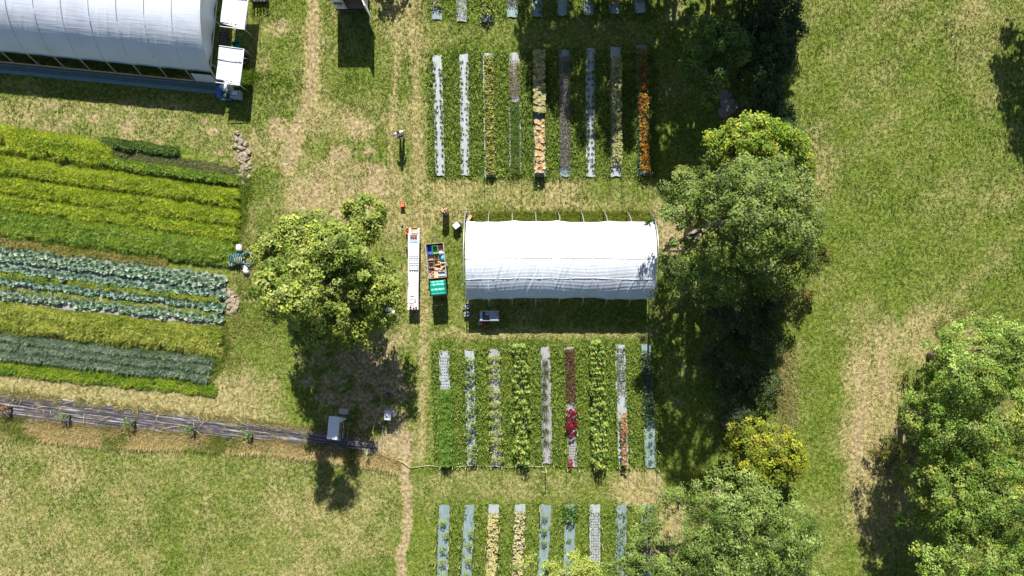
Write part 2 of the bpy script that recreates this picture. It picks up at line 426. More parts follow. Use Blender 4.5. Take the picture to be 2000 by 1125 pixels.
def site(px, py):
    """returns dry, bare, lush in 0..1"""
    px = np.asarray(px, float); py = np.asarray(py, float)
    wx = px + 26 * (fbm(px, py, 60, 1) - .5); wy = py + 26 * (fbm(px, py, 60, 3) - .5)
    big = fbm(px, py, 230, 2); med = fbm(px, py, 70, 4); sm = fbm(px, py, 26, 6)
    dry = .20 + .45 * (big - .5) + .35 * (med - .5)
    bare = np.zeros_like(px); lush = np.zeros_like(px)
    # pasture to the east
    e = sstep(1520, 1600, wx)
    dry = dry * (1 - e) + e * (.17 + .42 * (big - .5) + .32 * (med - .5) + .06 * np.sin((wx * .8 + wy) / 17))
    pale = np.maximum(blob(wx, wy, 1712, 830, 60, 190, .7), .8 * blob(wx, wy, 1790, 655, 95, 45, .8)) * e
    pale = np.maximum(pale, .7 * blob(wx, wy, 1760, 940, 60, 90))
    pale = pale * np.clip(.35 + 1.5 * fbm(px * 2.8, py * .55, 36, 2, 3), 0, 1.15)
    dry += pale * .85
    bare += pale * (.16 + 2.0 * (fbm(px * 2.6, py * .6, 40, 5) - .45))
    dry += .35 * blob(wx, wy, 1590, 330, 40, 90) + .3 * blob(wx, wy, 1920, 90, 60, 110)
    # meadow south-west
    sw = sstep(800, 850, wy - (wx - 380) * .06) * (1 - sstep(765, 795, wx))
    dry = dry * (1 - sw) + sw * (.36 + .55 * (big - .5) + .45 * (med - .5) + .16 * (1 - sstep(0, 420, px)))
    # tracks
    tr = rect(wx, wy, 765, 842, -40, 900, 22)
    dry += tr * (.13 + .5 * (med - .5)); bare += tr * .10 * sstep(.5, .7, sm)
    dry += .45 * path_line(px, py, [(808, -50), (810, 100), (815, 300), (822, 520), (828, 700), (820, 900)], 7, 7)
    dry += .45 * path_line(px, py, [(778, -50), (775, 120), (762, 300), (790, 420)], 6, 6)
    yd = rect(wx, wy, 495, 770, -40, 420, 20)
    dry += yd * (.08 + .6 * (med - .5))
    pt = path_line(wx, wy, [(608, -60), (612, 120), (606, 190), (578, 270), (560, 330)], 13, 9)
    dry += pt * .7; bare += pt * .55
    so = np.maximum(blob(wx, wy, 650, 375, 95, 62), .3 * blob(wx, wy, 560, 300, 40, 50))
    bare += so * (.42 + 1.2 * (fbm(px, py, 22, 2) - .45)); dry += so * .5
    for cx, cy, r in ((705, 262, 22), (688, 250, 16), (745, 350, 40), (545, 250, 25), (540, 60, 22), (660, 300, 20), (720, 300, 14)):
        q = blob(wx, wy, cx, cy, r, r * .8); bare += .5 * q; dry += .35 * q
    for cx, cy, r in ((520, 25, 30), (515, 340, 45), (690, 320, 40), (690, 180, 40), (540, 180, 50)):
        lush += .5 * blob(wx, wy, cx, cy, r, r)
    # verge of the field
    vg = rect(wx, wy, 428, 505, 240, 800, 12)
    dry += vg * (.05 + .5 * (med - .5)); bare += vg * .5 * sstep(.55, .75, sm)
    bare += .9 * blob(wx, wy, 474, 303, 15, 42, .4) + .8 * blob(wx, wy, 455, 585, 12, 28, .4)
    rf = row_frac(px, py)
    top = (1 - sstep(420, 480, px)) * sstep(185, 200, py) * (1 - sstep(250, 262, rf + 8))
    dry += top * .15; bare += top * .5 * sstep(.52, .7, sm)
    tan = (1 - sstep(400, 560, px)) * sstep(712, 738, rf) * (1 - sstep(770, 800, py - px * .12))
    dry += tan * .55; bare += tan * .25
    dry += .35 * rect(wx, wy, 300, 560, 730, 830, 25)
    # bare earth beneath the lone tree and the worn path
    un = np.maximum(blob(wx, wy, 700, 740, 120, 110), blob(wx, wy, 745, 840, 60, 70))
    bare += un * .55; dry -= un * .1
    pp = path_line(px + 26 * (fbm(px, py, 40, 1) - .5) + 14 * (fbm(px, py, 11, 3) - .5), py, [(770, 835), (786, 890), (789, 950), (793, 1000), (787, 1060), (786, 1200)], 8, 6)
    bare += pp * (.5 + 1.5 * fbm(px, py, 16, 5)); dry += pp
    bare += .8 * blob(wx, wy, 780, 885, 26, 40)
    # beds and their alleys
    for blk, (x0, x1, y0, y1) in {'top': (838, 1275, -80, 40), 'up': (838, 1285, 95, 348), 'mid': (846, 1285, 662, 915), 'low': (846, 1290, 978, 1200)}.items():
        q = rect(px + 6 * (sm - .5), py + 10 * (sm - .5), x0, x1, y0, y1, 7)
        k = .75 if blk != 'low' else .35
        dry = dry * (1 - q * k) + q * k * .03; lush += q * (.85 if blk != 'low' else .45); bare *= (1 - q * .8)
    q = rect(px, py, 840, 1290, 350, 440, 10)
    dry += q * (.30 + .3 * (med - .5)); bare += q * .08
    dry += .3 * rect(px, py, 840, 1290, 640, 664, 8); dry += .15 * rect(wx, wy, 800, 1300, 920, 980, 8)
    q = blob(wx, wy, 1250, 950, 45, 40) + blob(wx, wy, 1310, 1040, 40, 60) + blob(wx, wy, 1310, 450, 40, 60)
    dry += .5 * q; bare += .4 * q
    # under the hedge
    hd = rect(wx, wy, 1280, 1545, -80, 960, 18)
    bare += hd * (.12 + .5 * (med - .45)); dry -= hd * .1
    fr = fbm(px, py, 20, 7, 4)
    bare = bare * (.30 + 1.45 * fr) - .10 * (fr < .42); dry = dry + .35 * (fr - .5)
    return np.clip(dry, 0, 1), np.clip(bare, 0, 1), np.clip(lush, 0, 1)

# ------------------------------------------------------------------ ground, one sheet to the horizon
def axis(lo, hi, step, far):
    a = np.arange(lo, hi + 1e-6, step)
    return np.concatenate([[-far, -far * .5, -far * .2, lo - 25, lo - 8], a, [hi + 8, hi + 25, far * .2, far * .5, far]])
gx = axis(-42, 42, .16, 1200); gy = axis(-27, 29, .16, 1200)
GX, GY = np.meshgrid(gx, gy, indexing='ij')
gpx = GX * 30 + 1000; gpy = 562.5 - GY * 30
D_, B_, L_ = site(np.clip(gpx, -400, 2400), np.clip(gpy, -300, 1500))
GZ = .03 * (fbm(GX, GY, 1.2, 2) - .5) + .02 * (vn(GX, GY, .35, 4) - .5) + B_ * .025 * (vn(GX, GY, .3, 1) - .5)
GZ = np.where((np.abs(GX) > 43) | (np.abs(GY) > 30), 0, GZ) - .03
V = np.stack([GX, GY, GZ], -1).reshape(-1, 3)
nx, ny = GX.shape
ii = np.arange(nx * ny).reshape(nx, ny)
F = np.stack([ii[:-1, :-1], ii[1:, :-1], ii[1:, 1:], ii[:-1, 1:]], -1).reshape(-1, 4)

def ground_material():
    m, nt, p = mat_base("meadow_ground"); N = nt.nodes; Lk = nt.links
    at = N.new("ShaderNodeAttribute"); at.attribute_name = "Col"
    sp = N.new("ShaderNodeSeparateColor"); Lk.new(at.outputs["Color"], sp.inputs[0])
    tc = N.new("ShaderNodeTexCoord")
    def noise(s, d=6, r=.65):
        n = N.new("ShaderNodeTexNoise"); n.inputs["Scale"].default_value = s; n.inputs["Detail"].default_value = d; n.inputs["Roughness"].default_value = r
        Lk.new(tc.outputs["Object"], n.inputs["Vector"]); return n
    nf = noise(4.5); nm = noise(1.1, 4); ns = noise(16, 3)
    def ramp(fac, els):
        r = N.new("ShaderNodeValToRGB")
        while len(r.color_ramp.elements) < len(els): r.color_ramp.elements.new(.5)
        for e, (pz, c) in zip(r.color_ramp.elements, els): e.position = pz; e.color = (*c, 1)
        Lk.new(fac, r.inputs[0]); return r.outputs[0]
    green = ramp(nf.outputs["Fac"], [(.34, lin(66, 88, 26)), (.5, lin(112, 132, 46)), (.66, lin(150, 158, 78))])
    straw = ramp(nf.outputs["Fac"], [(.34, lin(126, 120, 70)), (.52, lin(182, 170, 114)), (.7, lin(216, 202, 154))])
    soil = ramp(nf.outputs["Fac"], [(.33, lin(120, 104, 72)), (.5, lin(176, 158, 116)), (.68, lin(214, 198, 158))])
    def mix(f, a, b):
        x = N.new("ShaderNodeMix"); x.data_type = 'RGBA'; Lk.new(f, x.inputs["Factor"]); Lk.new(a, x.inputs["A"]); Lk.new(b, x.inputs["B"]); return x.outputs["Result"]
    def soft2(val, lo, hi):
        a = N.new("ShaderNodeMath"); a.operation = 'MULTIPLY_ADD'; Lk.new(nm.outputs["Fac"], a.inputs[0]); a.inputs[1].default_value = .6; Lk.new(val, a.inputs[2])
        b = N.new("ShaderNodeMath"); b.operation = 'MULTIPLY_ADD'; Lk.new(ns.outputs["Fac"], b.inputs[0]); b.inputs[1].default_value = .7; Lk.new(a.outputs[0], b.inputs[2])
        r = N.new("ShaderNodeMapRange"); r.interpolation_type = 'SMOOTHSTEP'
        r.inputs["From Min"].default_value = lo; r.inputs["From Max"].default_value = hi; Lk.new(b.outputs[0], r.inputs["Value"]); return r.outputs[0]
    def soft(val, noise_out, amt, lo, hi):
        a = N.new("ShaderNodeMath"); a.operation = 'MULTIPLY_ADD'; Lk.new(noise_out, a.inputs[0]); a.inputs[1].default_value = amt; Lk.new(val, a.inputs[2])
        r = N.new("ShaderNodeMapRange"); r.interpolation_type = 'SMOOTHSTEP'
        r.inputs["From Min"].default_value = lo; r.inputs["From Max"].default_value = hi; Lk.new(a.outputs[0], r.inputs["Value"]); return r.outputs[0]
    c = mix(soft(sp.outputs[0], ns.outputs["Fac"], .9, .55, 1.15), green, straw)
    c = mix(soft2(sp.outputs[1], .86, 1.32), c, soil)
    Lk.new(c, p.inputs["Base Color"]); p.inputs["Roughness"].default_value = .95; p.inputs["Specular IOR Level"].default_value = .1
    bp = N.new("ShaderNodeBump"); bp.inputs["Strength"].default_value = .8; bp.inputs["Distance"].default_value = .06
    Lk.new(ns.outputs["Fac"], bp.inputs["Height"]); Lk.new(bp.outputs[0], p.inputs["Normal"])
    return m
gm = np_mesh("ground", V, F, ground_material(), np.stack([D_, B_, L_], -1).reshape(-1, 3), True)
tag(link("ground", gm), "grassy farm ground with dry tracks and worn earth", None, None, "structure")

# where no lawn grass grows
def blocked(px, py):
    b = np.zeros(px.shape, bool)
    for blk in BEDS.values():
        for (x0, y0, x1, y1, w) in blk:
            t = (py - y0) / (y1 - y0)
            b |= (t > 0) & (t < 1) & (np.abs(px - (x0 + (x1 - x0) * t)) < w * .5 - 1)
    rf = row_frac(px, py)
    b |= (px < 425) & (rf > 246) & (rf < 708)
    a, c = mulch_edges(px); b |= (py > a + 2) & (py < c - 2) & (px < 740)
    b |= (py < 186 - (430 - px) * .098) & (py > 115 - (430 - px) * .098) & (px < 432)
    return b

# ------------------------------------------------------------------ lawn grass
def lawn():
    n = 300000
    X = RNG.uniform(-37, 37, n); Y = RNG.uniform(-22, 22, n)
    px = X * 30 + 1000; py = 562.5 - Y * 30
    d, b, l = site(px, py)
    keep = (RNG.random(n) < (1 - .95 * np.clip(b * 1.25 + .5 * (fbm(X, Y, .8, 6, 2) - .5) * (b > .08), 0, 1)) * (.72 + .4 * l)) & ~blocked(px, py)
    keep &= ~((np.abs(px - 1094) < 175) & (np.abs(py - 507) < 85) & (RNG.random(n) < .4))
    X, Y, px, py, d, b, l = (a[keep] for a in (X, Y, px, py, d, b, l)); n = len(X)
    patch = fbm(X, Y, .55, 3, 2); hue = fbm(X, Y, 2.4, 5, 3)
    wc = sstep(.54, .66, fbm(X, Y, 1.1, 1, 3)) * (1 - .6 * d); d = d * (1 - .55 * wc)
    dd = np.clip(d + 1.1 * (patch - .5) + RNG.normal(0, .16, n), 0, 1)[:, None]
    green = np.array(lin(120, 146, 46)); deep = np.array(lin(86, 120, 38)); yel = np.array(lin(166, 182, 82)); straw = np.array(lin(208, 196, 138)); straw2 = np.array(lin(178, 174, 102))
    h1 = np.clip((hue[:, None] - .28) * 2.2 + RNG.normal(0, .2, (n, 1)), 0, 1)
    c = (deep * (1 - h1) + green * h1); k2 = np.clip(RNG.normal(.42, .28, (n, 1)) - .25 * l[:, None] + .9 * (hue[:, None] - .5), 0, 1); c = c * (1 - k2) + yel * k2
    s = straw2 + (straw - straw2) * RNG.random((n, 1))
    c = c * (1 - sstep(.35, .75, dd)) + s * sstep(.35, .75, dd)
    c = c * (1 - .30 * wc[:, None]) + .30 * wc[:, None] * deep * 1.2
    c *= RNG.normal(1, .17, (n, 1))
    Lb = (.075 + .06 * RNG.random(n) + .10 * np.clip(patch - .45, 0, .4)) * (1 + .45 * l + .4 * wc)
    P = np.stack([X, Y, np.full(n, -.025)], 1)
    V, F, C = blade_arrays(P, 4, Lb * .9, .030 + .017 * RNG.random(n), (.35, 1.3), .045, c, .16)
    o = link("grass", np_mesh("grass", V, F, M['grass'], C))
    tag(o, "short mottled grass covering the lawns and pasture", "grass", None, "stuff")
lawn()

# ------------------------------------------------------------------ greenhouses
def tube_obj(name, pts, r, mat, parent, n=6):
    return MB().tube(pts, r, n).build(name, mat, parent, True)

def small_tunnel():
    cx, cy = 8.98 - 6.0, 1.85                     # middle of the tunnel on the ground
    root = empty("polytunnel", (cx, cy, 0))
    tag(root, "small white polytunnel in the middle of the farm with open rolled-up sides", "polytunnel")
    half, top = 3.07, 3.0
    def prof(t): return top * max(0.0, 1 - abs(t) ** 2.0) ** .5
    xs = [-5.93 + 1.483 * i for i in range(9)]
    for x in xs:
        pts = [(x, half * t, prof(t)) for t in np.concatenate([[-1], np.linspace(-.992, .992, 25), [1]])]
        tube_obj("hoop", pts, .032, M['steel'], root)
    nu, nv = 260, 96
    U = np.linspace(xs[0] + .12, xs[-1] - .12, nu); T = np.linspace(0, 1, nv)
    UU, TT = np.meshgrid(U, T, indexing='ij')
    bay = (UU - xs[0]) / 1.483
    sag = np.sin(np.pi * (bay % 1.0)) ** 1.0
    b2 = np.floor(bay / 2).astype(int)
    hi = .735 - .022 * np.sin(np.pi * ((bay / 2) % 1.0)) + .012 * np.sin(b2 * 2.1)
    lo = -.80 + .03 * ((b2 + 1) % 3 == 0) * np.sin(np.pi * ((bay / 2) % 1.0)) + .012 * np.sin(b2 * 1.7)
    lo = lo - .035 * (UU < xs[0] + .9) * (1 - (UU - xs[0]) / .9)
    tt = lo + (hi - lo) * TT
    Z = top * np.maximum(0, 1 - np.abs(tt) ** 2.0) ** .5
    Y = half * tt
    # cloth: pulled ridges over the hoops, long diagonal creases on the shaded side, slack between
    cre = np.zeros_like(Z); rg = np.random.default_rng(3)
    for k in range(70):
        u0 = rg.uniform(xs[0] + .3, xs[-1] - .4); t0 = rg.uniform(-.74, -.05); ln = rg.uniform(.12, .42); sl = rg.choice([-1, -1, -.6, .15, .8]) * rg.uniform(.5, 1.3)
        d = (UU - u0 + sl * 1.2 * (tt - t0)); w = rg.uniform(.025, .06)
        cre += rg.uniform(.012, .034) * np.exp(-(d / w) ** 2) * np.exp(-((tt - t0) / ln) ** 2) * rg.choice([1, 1, -1])
    rip = .006 * np.sin(tt * 95 + 3 * np.sin(UU * .9)) * sstep(.1, -.35, tt) * (.4 + fbm(UU, tt * 3, 1.4, 3))
    lift = .045 - .05 * sag * (.35 + .65 * np.abs(tt)) + cre + rip + .03 * (fbm(UU, tt * 3, 1.3, 2) - .5)
    ny_ = tt / np.sqrt(np.maximum(.05, 1 - tt ** 2)) * top / half; nl = np.sqrt(1 + ny_ ** 2)
    Y = Y + lift * ny_ / nl; Z = Z + lift / nl
    V = np.stack([UU, Y, Z], -1).reshape(-1, 3); ii = np.arange(nu * nv).reshape(nu, nv)
    F = np.stack([ii[:-1, :-1], ii[1:, :-1], ii[1:, 1:], ii[:-1, 1:]], -1).reshape(-1, 4)
    link("cover_sheet", np_mesh("cover_sheet", V, F, M['film'], None, True), root)
    # overlap seams where the sheets were joined
    for t, off in ((-.02, .012), (-.42, .012)):
        k = np.argmin(np.abs(T - (t - lo.mean()) / (hi.mean() - lo.mean())))
        pts = [(UU[i, k], Y[i, k], Z[i, k] + off) for i in range(0, nu, 5)]
        tube_obj("seam", pts, .018, M['white'], root, 5)
    for j, nm in ((0, "roll_bar"), (nv - 1, "roll_bar")):
        pts = [(UU[i, j], Y[i, j], Z[i, j] - .02) for i in range(0, nu, 6)]
        tube_obj(nm, pts, .05, M['white'], root, 7)
    tube_obj("ridge_rail", [(xs[0], 0, top - .06), (xs[-1], 0, top - .06)], .025, M['steel'], root)
    for s in (-1, 1):
        tube_obj("side_rail", [(xs[0], s * half * .70, prof(.70) - .08), (xs[-1], s * half * .70, prof(.70) - .08)], .022, M['steel'], root)
    return root
small_tunnel()

def big_tunnel():
    ang = -R(5.6)
    root = empty("greenhouse_tunnel", (-18.55, 17.8, 0), ang)
    tag(root, "large white greenhouse tunnel running out of frame with open end flaps", "greenhouse")
    half, top, L = 4.5, 3.8, 22.0
    def prof(t): return top * max(0.0, 1 - abs(t) ** 2.15) ** .5
    hx = [-1.67 * i for i in range(14)]
    for x in hx:
        pts = [(x, half * t, prof(t)) for t in np.concatenate([[-1], np.linspace(-.995, .995, 27), [1]])]
        tube_obj("hoop", pts, .05, M['steel'], root)
    nu, nv = 330, 90
    U = np.linspace(-L, 0.03, nu); T = np.linspace(-.925, .925, nv)
    UU, tt = np.meshgrid(U, T, indexing='ij')
    sag = np.sin(np.pi * ((-UU / 1.67) % 1.0))
    Z = top * np.maximum(0, 1 - np.abs(tt) ** 2.15) ** .5; Y = half * tt
    cre = np.zeros_like(Z); rg = np.random.default_rng(8)
    for k in range(90):
        u0 = rg.uniform(-L, -.5); t0 = rg.uniform(-.83, -.4); ln = rg.uniform(.06, .17); sl = rg.uniform(-.1, .8)
        d = (UU - u0 - sl * 1.6 * (tt - t0)); w = rg.uniform(.022, .045)
        cre += rg.uniform(.010, .028) * np.exp(-(d / w) ** 2) * np.exp(-((tt - t0) / ln) ** 2)
    rip = .006 * np.sin(tt * 120 + 2 * np.sin(UU * .7)) * sstep(-.9, -.7, tt) * (1 - sstep(-.6, -.3, tt))
    lift = .03 - .045 * sag * (.3 + .7 * np.abs(tt)) + cre + rip + .05 * (fbm(UU, tt * 4, 1.6, 2) - .5)
    a = np.abs(tt); base = np.maximum(1 - a ** 2.15, .02)
    ny_ = np.sign(tt) * top / half * .5 * base ** -.5 * 2.15 * a ** 1.15; nl = np.sqrt(1 + ny_ ** 2)
    Y = Y + lift * ny_ / nl; Z = Z + lift / nl
    V = np.stack([UU, Y, Z], -1).reshape(-1, 3); ii = np.arange(nu * nv).reshape(nu, nv)
    F = np.stack([ii[:-1, :-1], ii[1:, :-1], ii[1:, 1:], ii[:-1, 1:]], -1).reshape(-1, 4)
    link("cover_sheet", np_mesh("cover_sheet", V, F, M['film_old'], None, True), root)
    tube_obj("roll_bar", [(U[i], Y[i, 0] - .01, Z[i, 0] - .03) for i in range(0, nu, 8)], .05, M['grey_blue'], root, 7)
    MB().box((-L / 2, -half - .02, .07), (L, .06, .16)).build("base_board", M['pine'], root)
    # end wall of film above the flaps, with its frame
    pts = [(.03, half * t, prof(t) + .03) for t in np.linspace(-.97, .97, 25)]
    tube_obj("end_rim", pts, .05, M['white'], root, 6)
    ws = []; fs = []
    tl = np.linspace(-.93, .93, 40)
    for t in tl: ws += [(.0 + .05 * math.sin(t * 17), half * t, 1.72), (-.02 + .04 * math.sin(t * 11), half * t, max(1.75, prof(t)))]
    for i in range(39): fs.append((2 * i, 2 * i + 2, 2 * i + 3, 2 * i + 1))
    MB().add(ws, fs).build("end_wall_sheet", M['film_old'], root, True)
    tube_obj("end_rail", [(.06, -half * .93, 1.7), (.06, half * .93, 1.7)], .035, M['white'], root)
    for y in (-3.75, -1.05, 1.05, 3.75): tube_obj("end_post", [(.05, y, 0), (.05, y, 1.7)], .03, M['steel'], root)
    # the small glazed panel low in the corner
    V = [(-1.55, -half - .03, .12), (-.05, -half - .03, .12), (-.05, -half + .12, 1.3), (-1.35, -half + .12, 1.3)]
    MB().add(V, [(0, 1, 2, 3)]).build("corner_panel", M['film_old'], root)
    return root, ang
BT, BT_ANG = big_tunnel()

def flap(name, label, x0, x1, y0, y1, z0, z1, skew):
    """end flap of film on a light frame, held out nearly level"""
    root = empty(name, (x0, (y0 + y1) / 2, 0), BT_ANG)
    tag(root, label, "awning", "door flaps held out at the greenhouse end")
    w, d = x1 - x0, y1 - y0
    nu, nv = 30, 40
    V = []
    for i in range(nu):
        for j in range(nv):
            u, v = i / (nu - 1), j / (nv - 1)
            z = z0 + (z1 - z0) * u + .03 * math.sin(v * 9.4) - .04 * math.sin(math.pi * u) * math.sin(math.pi * ((v * 2) % 1)) + .018 * math.sin(38 * (u - v * .5)) * u * (1 - v)
            V.append((u * w, (v - .5) * d - skew * u + (0 if v > .06 else .22 * (1 - u)), z))
    F = [(i * nv + j, (i + 1) * nv + j, (i + 1) * nv + j + 1, i * nv + j + 1) for i in range(nu - 1) for j in range(nv - 1)]
    MB().add(V, F).build("sheet", M['film'], root, True)
    c = [(0, -d / 2, z0 + .03), (w, -d / 2 - skew, z1 + .03), (w, d / 2 - skew, z1 + .03), (0, d / 2, z0 + .03)]
    for a, b in ((0, 1), (1, 2), (2, 3)): tube_obj("frame_bar", [c[a], c[b]], .028, M['white'], root)
    m0 = [(0, d * .15, z0 + .035), (w, d * .15 - skew, z1 + .035)]
    tube_obj("frame_bar", m0, .024, M['white'], root)
    for q in (1, 2): tube_obj("prop", [(c[q][0], c[q][1], 0), c[q]], .02, M['steel'], root)
flap("door_flap", "white film door flap held out beside sacks at the lower corner of the big greenhouse", -18.42, -16.95, 12.85, 15.15, 1.75, 1.55, .0)
flap("door_flap", "white film door flap cut by the picture's top edge at the greenhouse end", -18.12, -16.6, 16.35, 19.3, 1.75, 1.6, .0)

# ------------------------------------------------------------------ trees
def tree(name, label, cat, pos, blobs, pal, group=None, leaf=.17, clump=.42, per=60, cover=1.15, trunk=.22, up=.55, gap=.38, aspect=.62, twig=26, seed=0, inner=.25, kind=None, flat=.75):
    global RNG
    keep_rng = RNG; RNG = np.random.default_rng(100 + seed)
    x0, y0 = pos
    root = empty(name, (x0, y0, 0)); tag(root, label, cat, group, kind)
    Cc = []; Rr = []; O = []
    for (bx, by, bz, rx, ry, rz) in blobs:
        area = 4 * math.pi * ((rx * ry) ** 1.6 / 3 + (rx * rz) ** 1.6 / 3 + (ry * rz) ** 1.6 / 3) ** (1 / 1.6)
        n = int(area * cover / (math.pi * clump ** 2) * 1.25)
        d = nrm(RNG.normal(size=(n, 3))); d[:, 2] = np.where(d[:, 2] < -.45, -d[:, 2], d[:, 2])
        rad = np.where(RNG.random(n) < inner, RNG.uniform(.45, .8, n), RNG.uniform(.82, 1.06, n))
        rad = rad * (.86 + .3 * fbm(d[:, 0] * 3 + bx, d[:, 1] * 3 + by + d[:, 2] * 2, 1.0, seed % 5))
        p = d * rad[:, None] * np.array([rx, ry, rz]) + np.array([bx, by, bz])
        ok = (fbm(p[:, 0] + p[:, 2] * .6, p[:, 1] - p[:, 2] * .5, 1.5, (seed + 2) % 6) > gap) & (p[:, 2] > .25)
        Cc.append(p[ok]); O.append(d[ok])
    Cc = np.concatenate(Cc); O = np.concatenate(O); n = len(Cc)
    cs = clump * RNG.uniform(.65, 1.25, n)
    tone = pick(pal, n, .15); lf = RNG.uniform(.75, 1.25, n)
    m = np.maximum(8, (per * (cs / clump) ** 2 * RNG.uniform(.6, 1.2, n)).astype(int))
    idx = np.repeat(np.arange(n), m); k = len(idx)
    d = nrm(RNG.normal(size=(k, 3)) + np.array([0, 0, .35]))
    P = Cc[idx] + d * np.array([1, 1, flat]) * (cs[idx] * RNG.random(k) ** .45)[:, None]
    Nn = nrm(d * .55 + O[idx] * .35 + np.array([0, 0, up]) + RNG.normal(0, .33, (k, 3)))
    c = np.clip(tone[idx] * (1 + RNG.normal(0, .16, (k, 1))) * (1 + RNG.normal(0, .05, (k, 3))), .004, .9)
    L = leaf * RNG.uniform(.55, 1.35, k) * lf[idx]
    P = P - np.array([x0, y0, 0]); P[:, 2] = np.maximum(P[:, 2], .05)
    link("crown", leaf_mesh("crown", P, Nn, L, L * aspect, c, M['leaf'], .15), root)
    mb = MB()
    hz = max(b[2] for b in blobs)
    bend = [RNG.normal(0, .15, 2) for _ in range(5)]
    tp = [(bend[i][0] * i * .4, bend[i][1] * i * .4, hz * .8 * i / 4) for i in range(5)]
    mb.tube(tp, [trunk * (1 - .17 * i) for i in range(5)], 8)
    for (bx, by, bz, rx, ry, rz) in blobs:
        s = Vector(tp[1]).lerp(Vector(tp[4]), min(.9, max(.05, (bz - 1.5) / max(hz, 1) * .6)))
        e = Vector((bx - x0, by - y0, bz)); mid = s.lerp(e, .5) + Vector((0, 0, .25))
        mb.tube([s, mid, e], [trunk * .5, trunk * .33, trunk * .16], 6)
        ne = np.where(np.hypot(Cc[:, 0] - bx, Cc[:, 1] - by) < max(rx, ry) * 1.1)[0]
        for q in RNG.choice(ne, min(len(ne), max(3, twig // len(blobs))), replace=False) if len(ne) else []:
            t = Vector(Cc[q] - np.array([x0, y0, 0])); mm = e.lerp(t, .5) + Vector(RNG.normal(0, .2, 3))
            mb.tube([e, mm, t], [trunk * .14, trunk * .09, .012], 4, False)
    mb.build("trunk", M['bark'], root, True)
    RNG = keep_rng
    return root

P_maple = [lin(160, 178, 74), lin(136, 160, 60), lin(188, 198, 106), lin(112, 138, 48), lin(180, 192, 80)]
P_oak = [lin(126, 148, 68, 0.66), lin(100, 126, 44, 0.66), lin(154, 172, 98, 0.66), lin(80, 104, 32, 0.66), lin(134, 148, 52, 0.66)]
P_yel = [lin(160, 182, 44, 0.62), lin(136, 166, 36, 0.62), lin(188, 192, 82, 0.62), lin(118, 150, 34, 0.62)]
P_dark = [lin(74, 102, 46), lin(58, 86, 42), lin(92, 118, 58), lin(62, 82, 40)]
P_wil = [lin(148, 172, 80, 0.6), lin(124, 152, 62, 0.6), lin(174, 194, 108, 0.6), lin(102, 132, 48, 0.6)]
P_brt = [lin(146, 176, 70, 0.6), lin(120, 154, 52, 0.6), lin(174, 198, 102, 0.6), lin(100, 134, 40, 0.6), lin(174, 184, 78, 0.6)]
P_acid = [lin(160, 172, 44), lin(136, 154, 40), lin(184, 186, 60), lin(108, 128, 36)]

tree("maple_tree", "lone yellow-green tree standing by the track beside the long white table", "tree", (-10.4, .6),
     [(-10.5, .4, 6.0, 3.1, 2.9, 2.7), (-10.3, -.3, 3.8, 3.2, 2.5, 1.3), (-11.5, -.2, 9.2, 1.6, 1.7, 2.1), (-7.9, -.3, 5.0, 1.75, 1.9, 1.7), (-8.85, 4.0, 3.6, 1.25, 1.5, 1.5), (-11.6, -2.4, 5.0, 1.15, 1.3, 1.3), (-12.9, 1.4, 6.0, 1.5, 1.9, 1.7), (-11.7, 3.0, 5.6, 1.7, 1.4, 1.6), (-9.6, 2.0, 7.0, 1.8, 1.5, 1.6), (-9.3, -2.2, 4.4, 1.6, 1.2, 1.3)],
     P_maple, leaf=.18, clump=.40, per=66, seed=1, gap=.33, trunk=.28, inner=.42)
tree("oak_tree", "large grey-green oak reaching over the end of the small white tunnel", "tree", (11.6, 3.6),
     [(11.6, 3.4, 6.5, 3.6, 3.6, 3.4), (11.8, 3.6, 10.6, 2.6, 2.7, 2.6), (14.2, 4.2, 7.0, 2.4, 2.9, 2.4), (14.6, 1.4, 6.0, 2.2, 1.9, 2.0), (9.6, 1.0, 4.8, 1.9, 1.8, 1.4), (10.2, 5.2, 5.6, 1.9, 1.7, 1.7), (12.6, 6.4, 6.4, 2.2, 1.6, 1.8), (16.3, 3.0, 4.6, 1.6, 2.3, 1.8), (12.2, .5, 5.4, 2.0, 1.4, 1.5), (8.9, 2.2, 4.2, .8, .7, .6)],
     P_oak, leaf=.145, clump=.40, per=74, seed=2, gap=.43, inner=.2, cover=.98, flat=.7, trunk=.42, twig=44)
tree("field_maple", "bright yellow-green tree crowded behind the big oak's crown", "tree", (13.8, 7.8),
     [(13.4, 8.0, 6.4, 1.9, 1.5, 2.0), (15.4, 7.3, 5.6, 1.5, 1.9, 1.8), (12.2, 8.2, 5.4, 1.2, 1.0, 1.2), (16.2, 6.0, 4.6, 1.0, 1.5, 1.4)], P_yel, leaf=.16, clump=.36, per=60, seed=3, gap=.36)
tree("holly_bush", "low bush with mustard leaves at the oak's pasture side", "bush", (18.0, 2.2),
     [(18.0, 2.2, 2.0, 1.3, 1.7, 1.5), (17.4, .4, 1.8, 1.5, 1.3, 1.4)], [lin(120, 124, 50), lin(96, 104, 46), lin(150, 140, 52)], leaf=.13, clump=.32, per=60, seed=4, trunk=.09)
tree("dark_ash_tree", "dark green rounded tree in deep shade by the top hedge", "tree", (12.0, 14.2),
     [(12.0, 14.2, 4.2, 1.7, 1.9, 1.5), (11.2, 13.0, 3.8, 1.1, 1.0, 1.0), (12.9, 13.2, 3.6, 1.1, 1.2, 1.0), (12.0, 12.2, 3.2, .8, .9, .8)], [lin(104, 138, 52), lin(84, 118, 44), lin(126, 156, 66)], leaf=.17, clump=.4, per=55, seed=5)
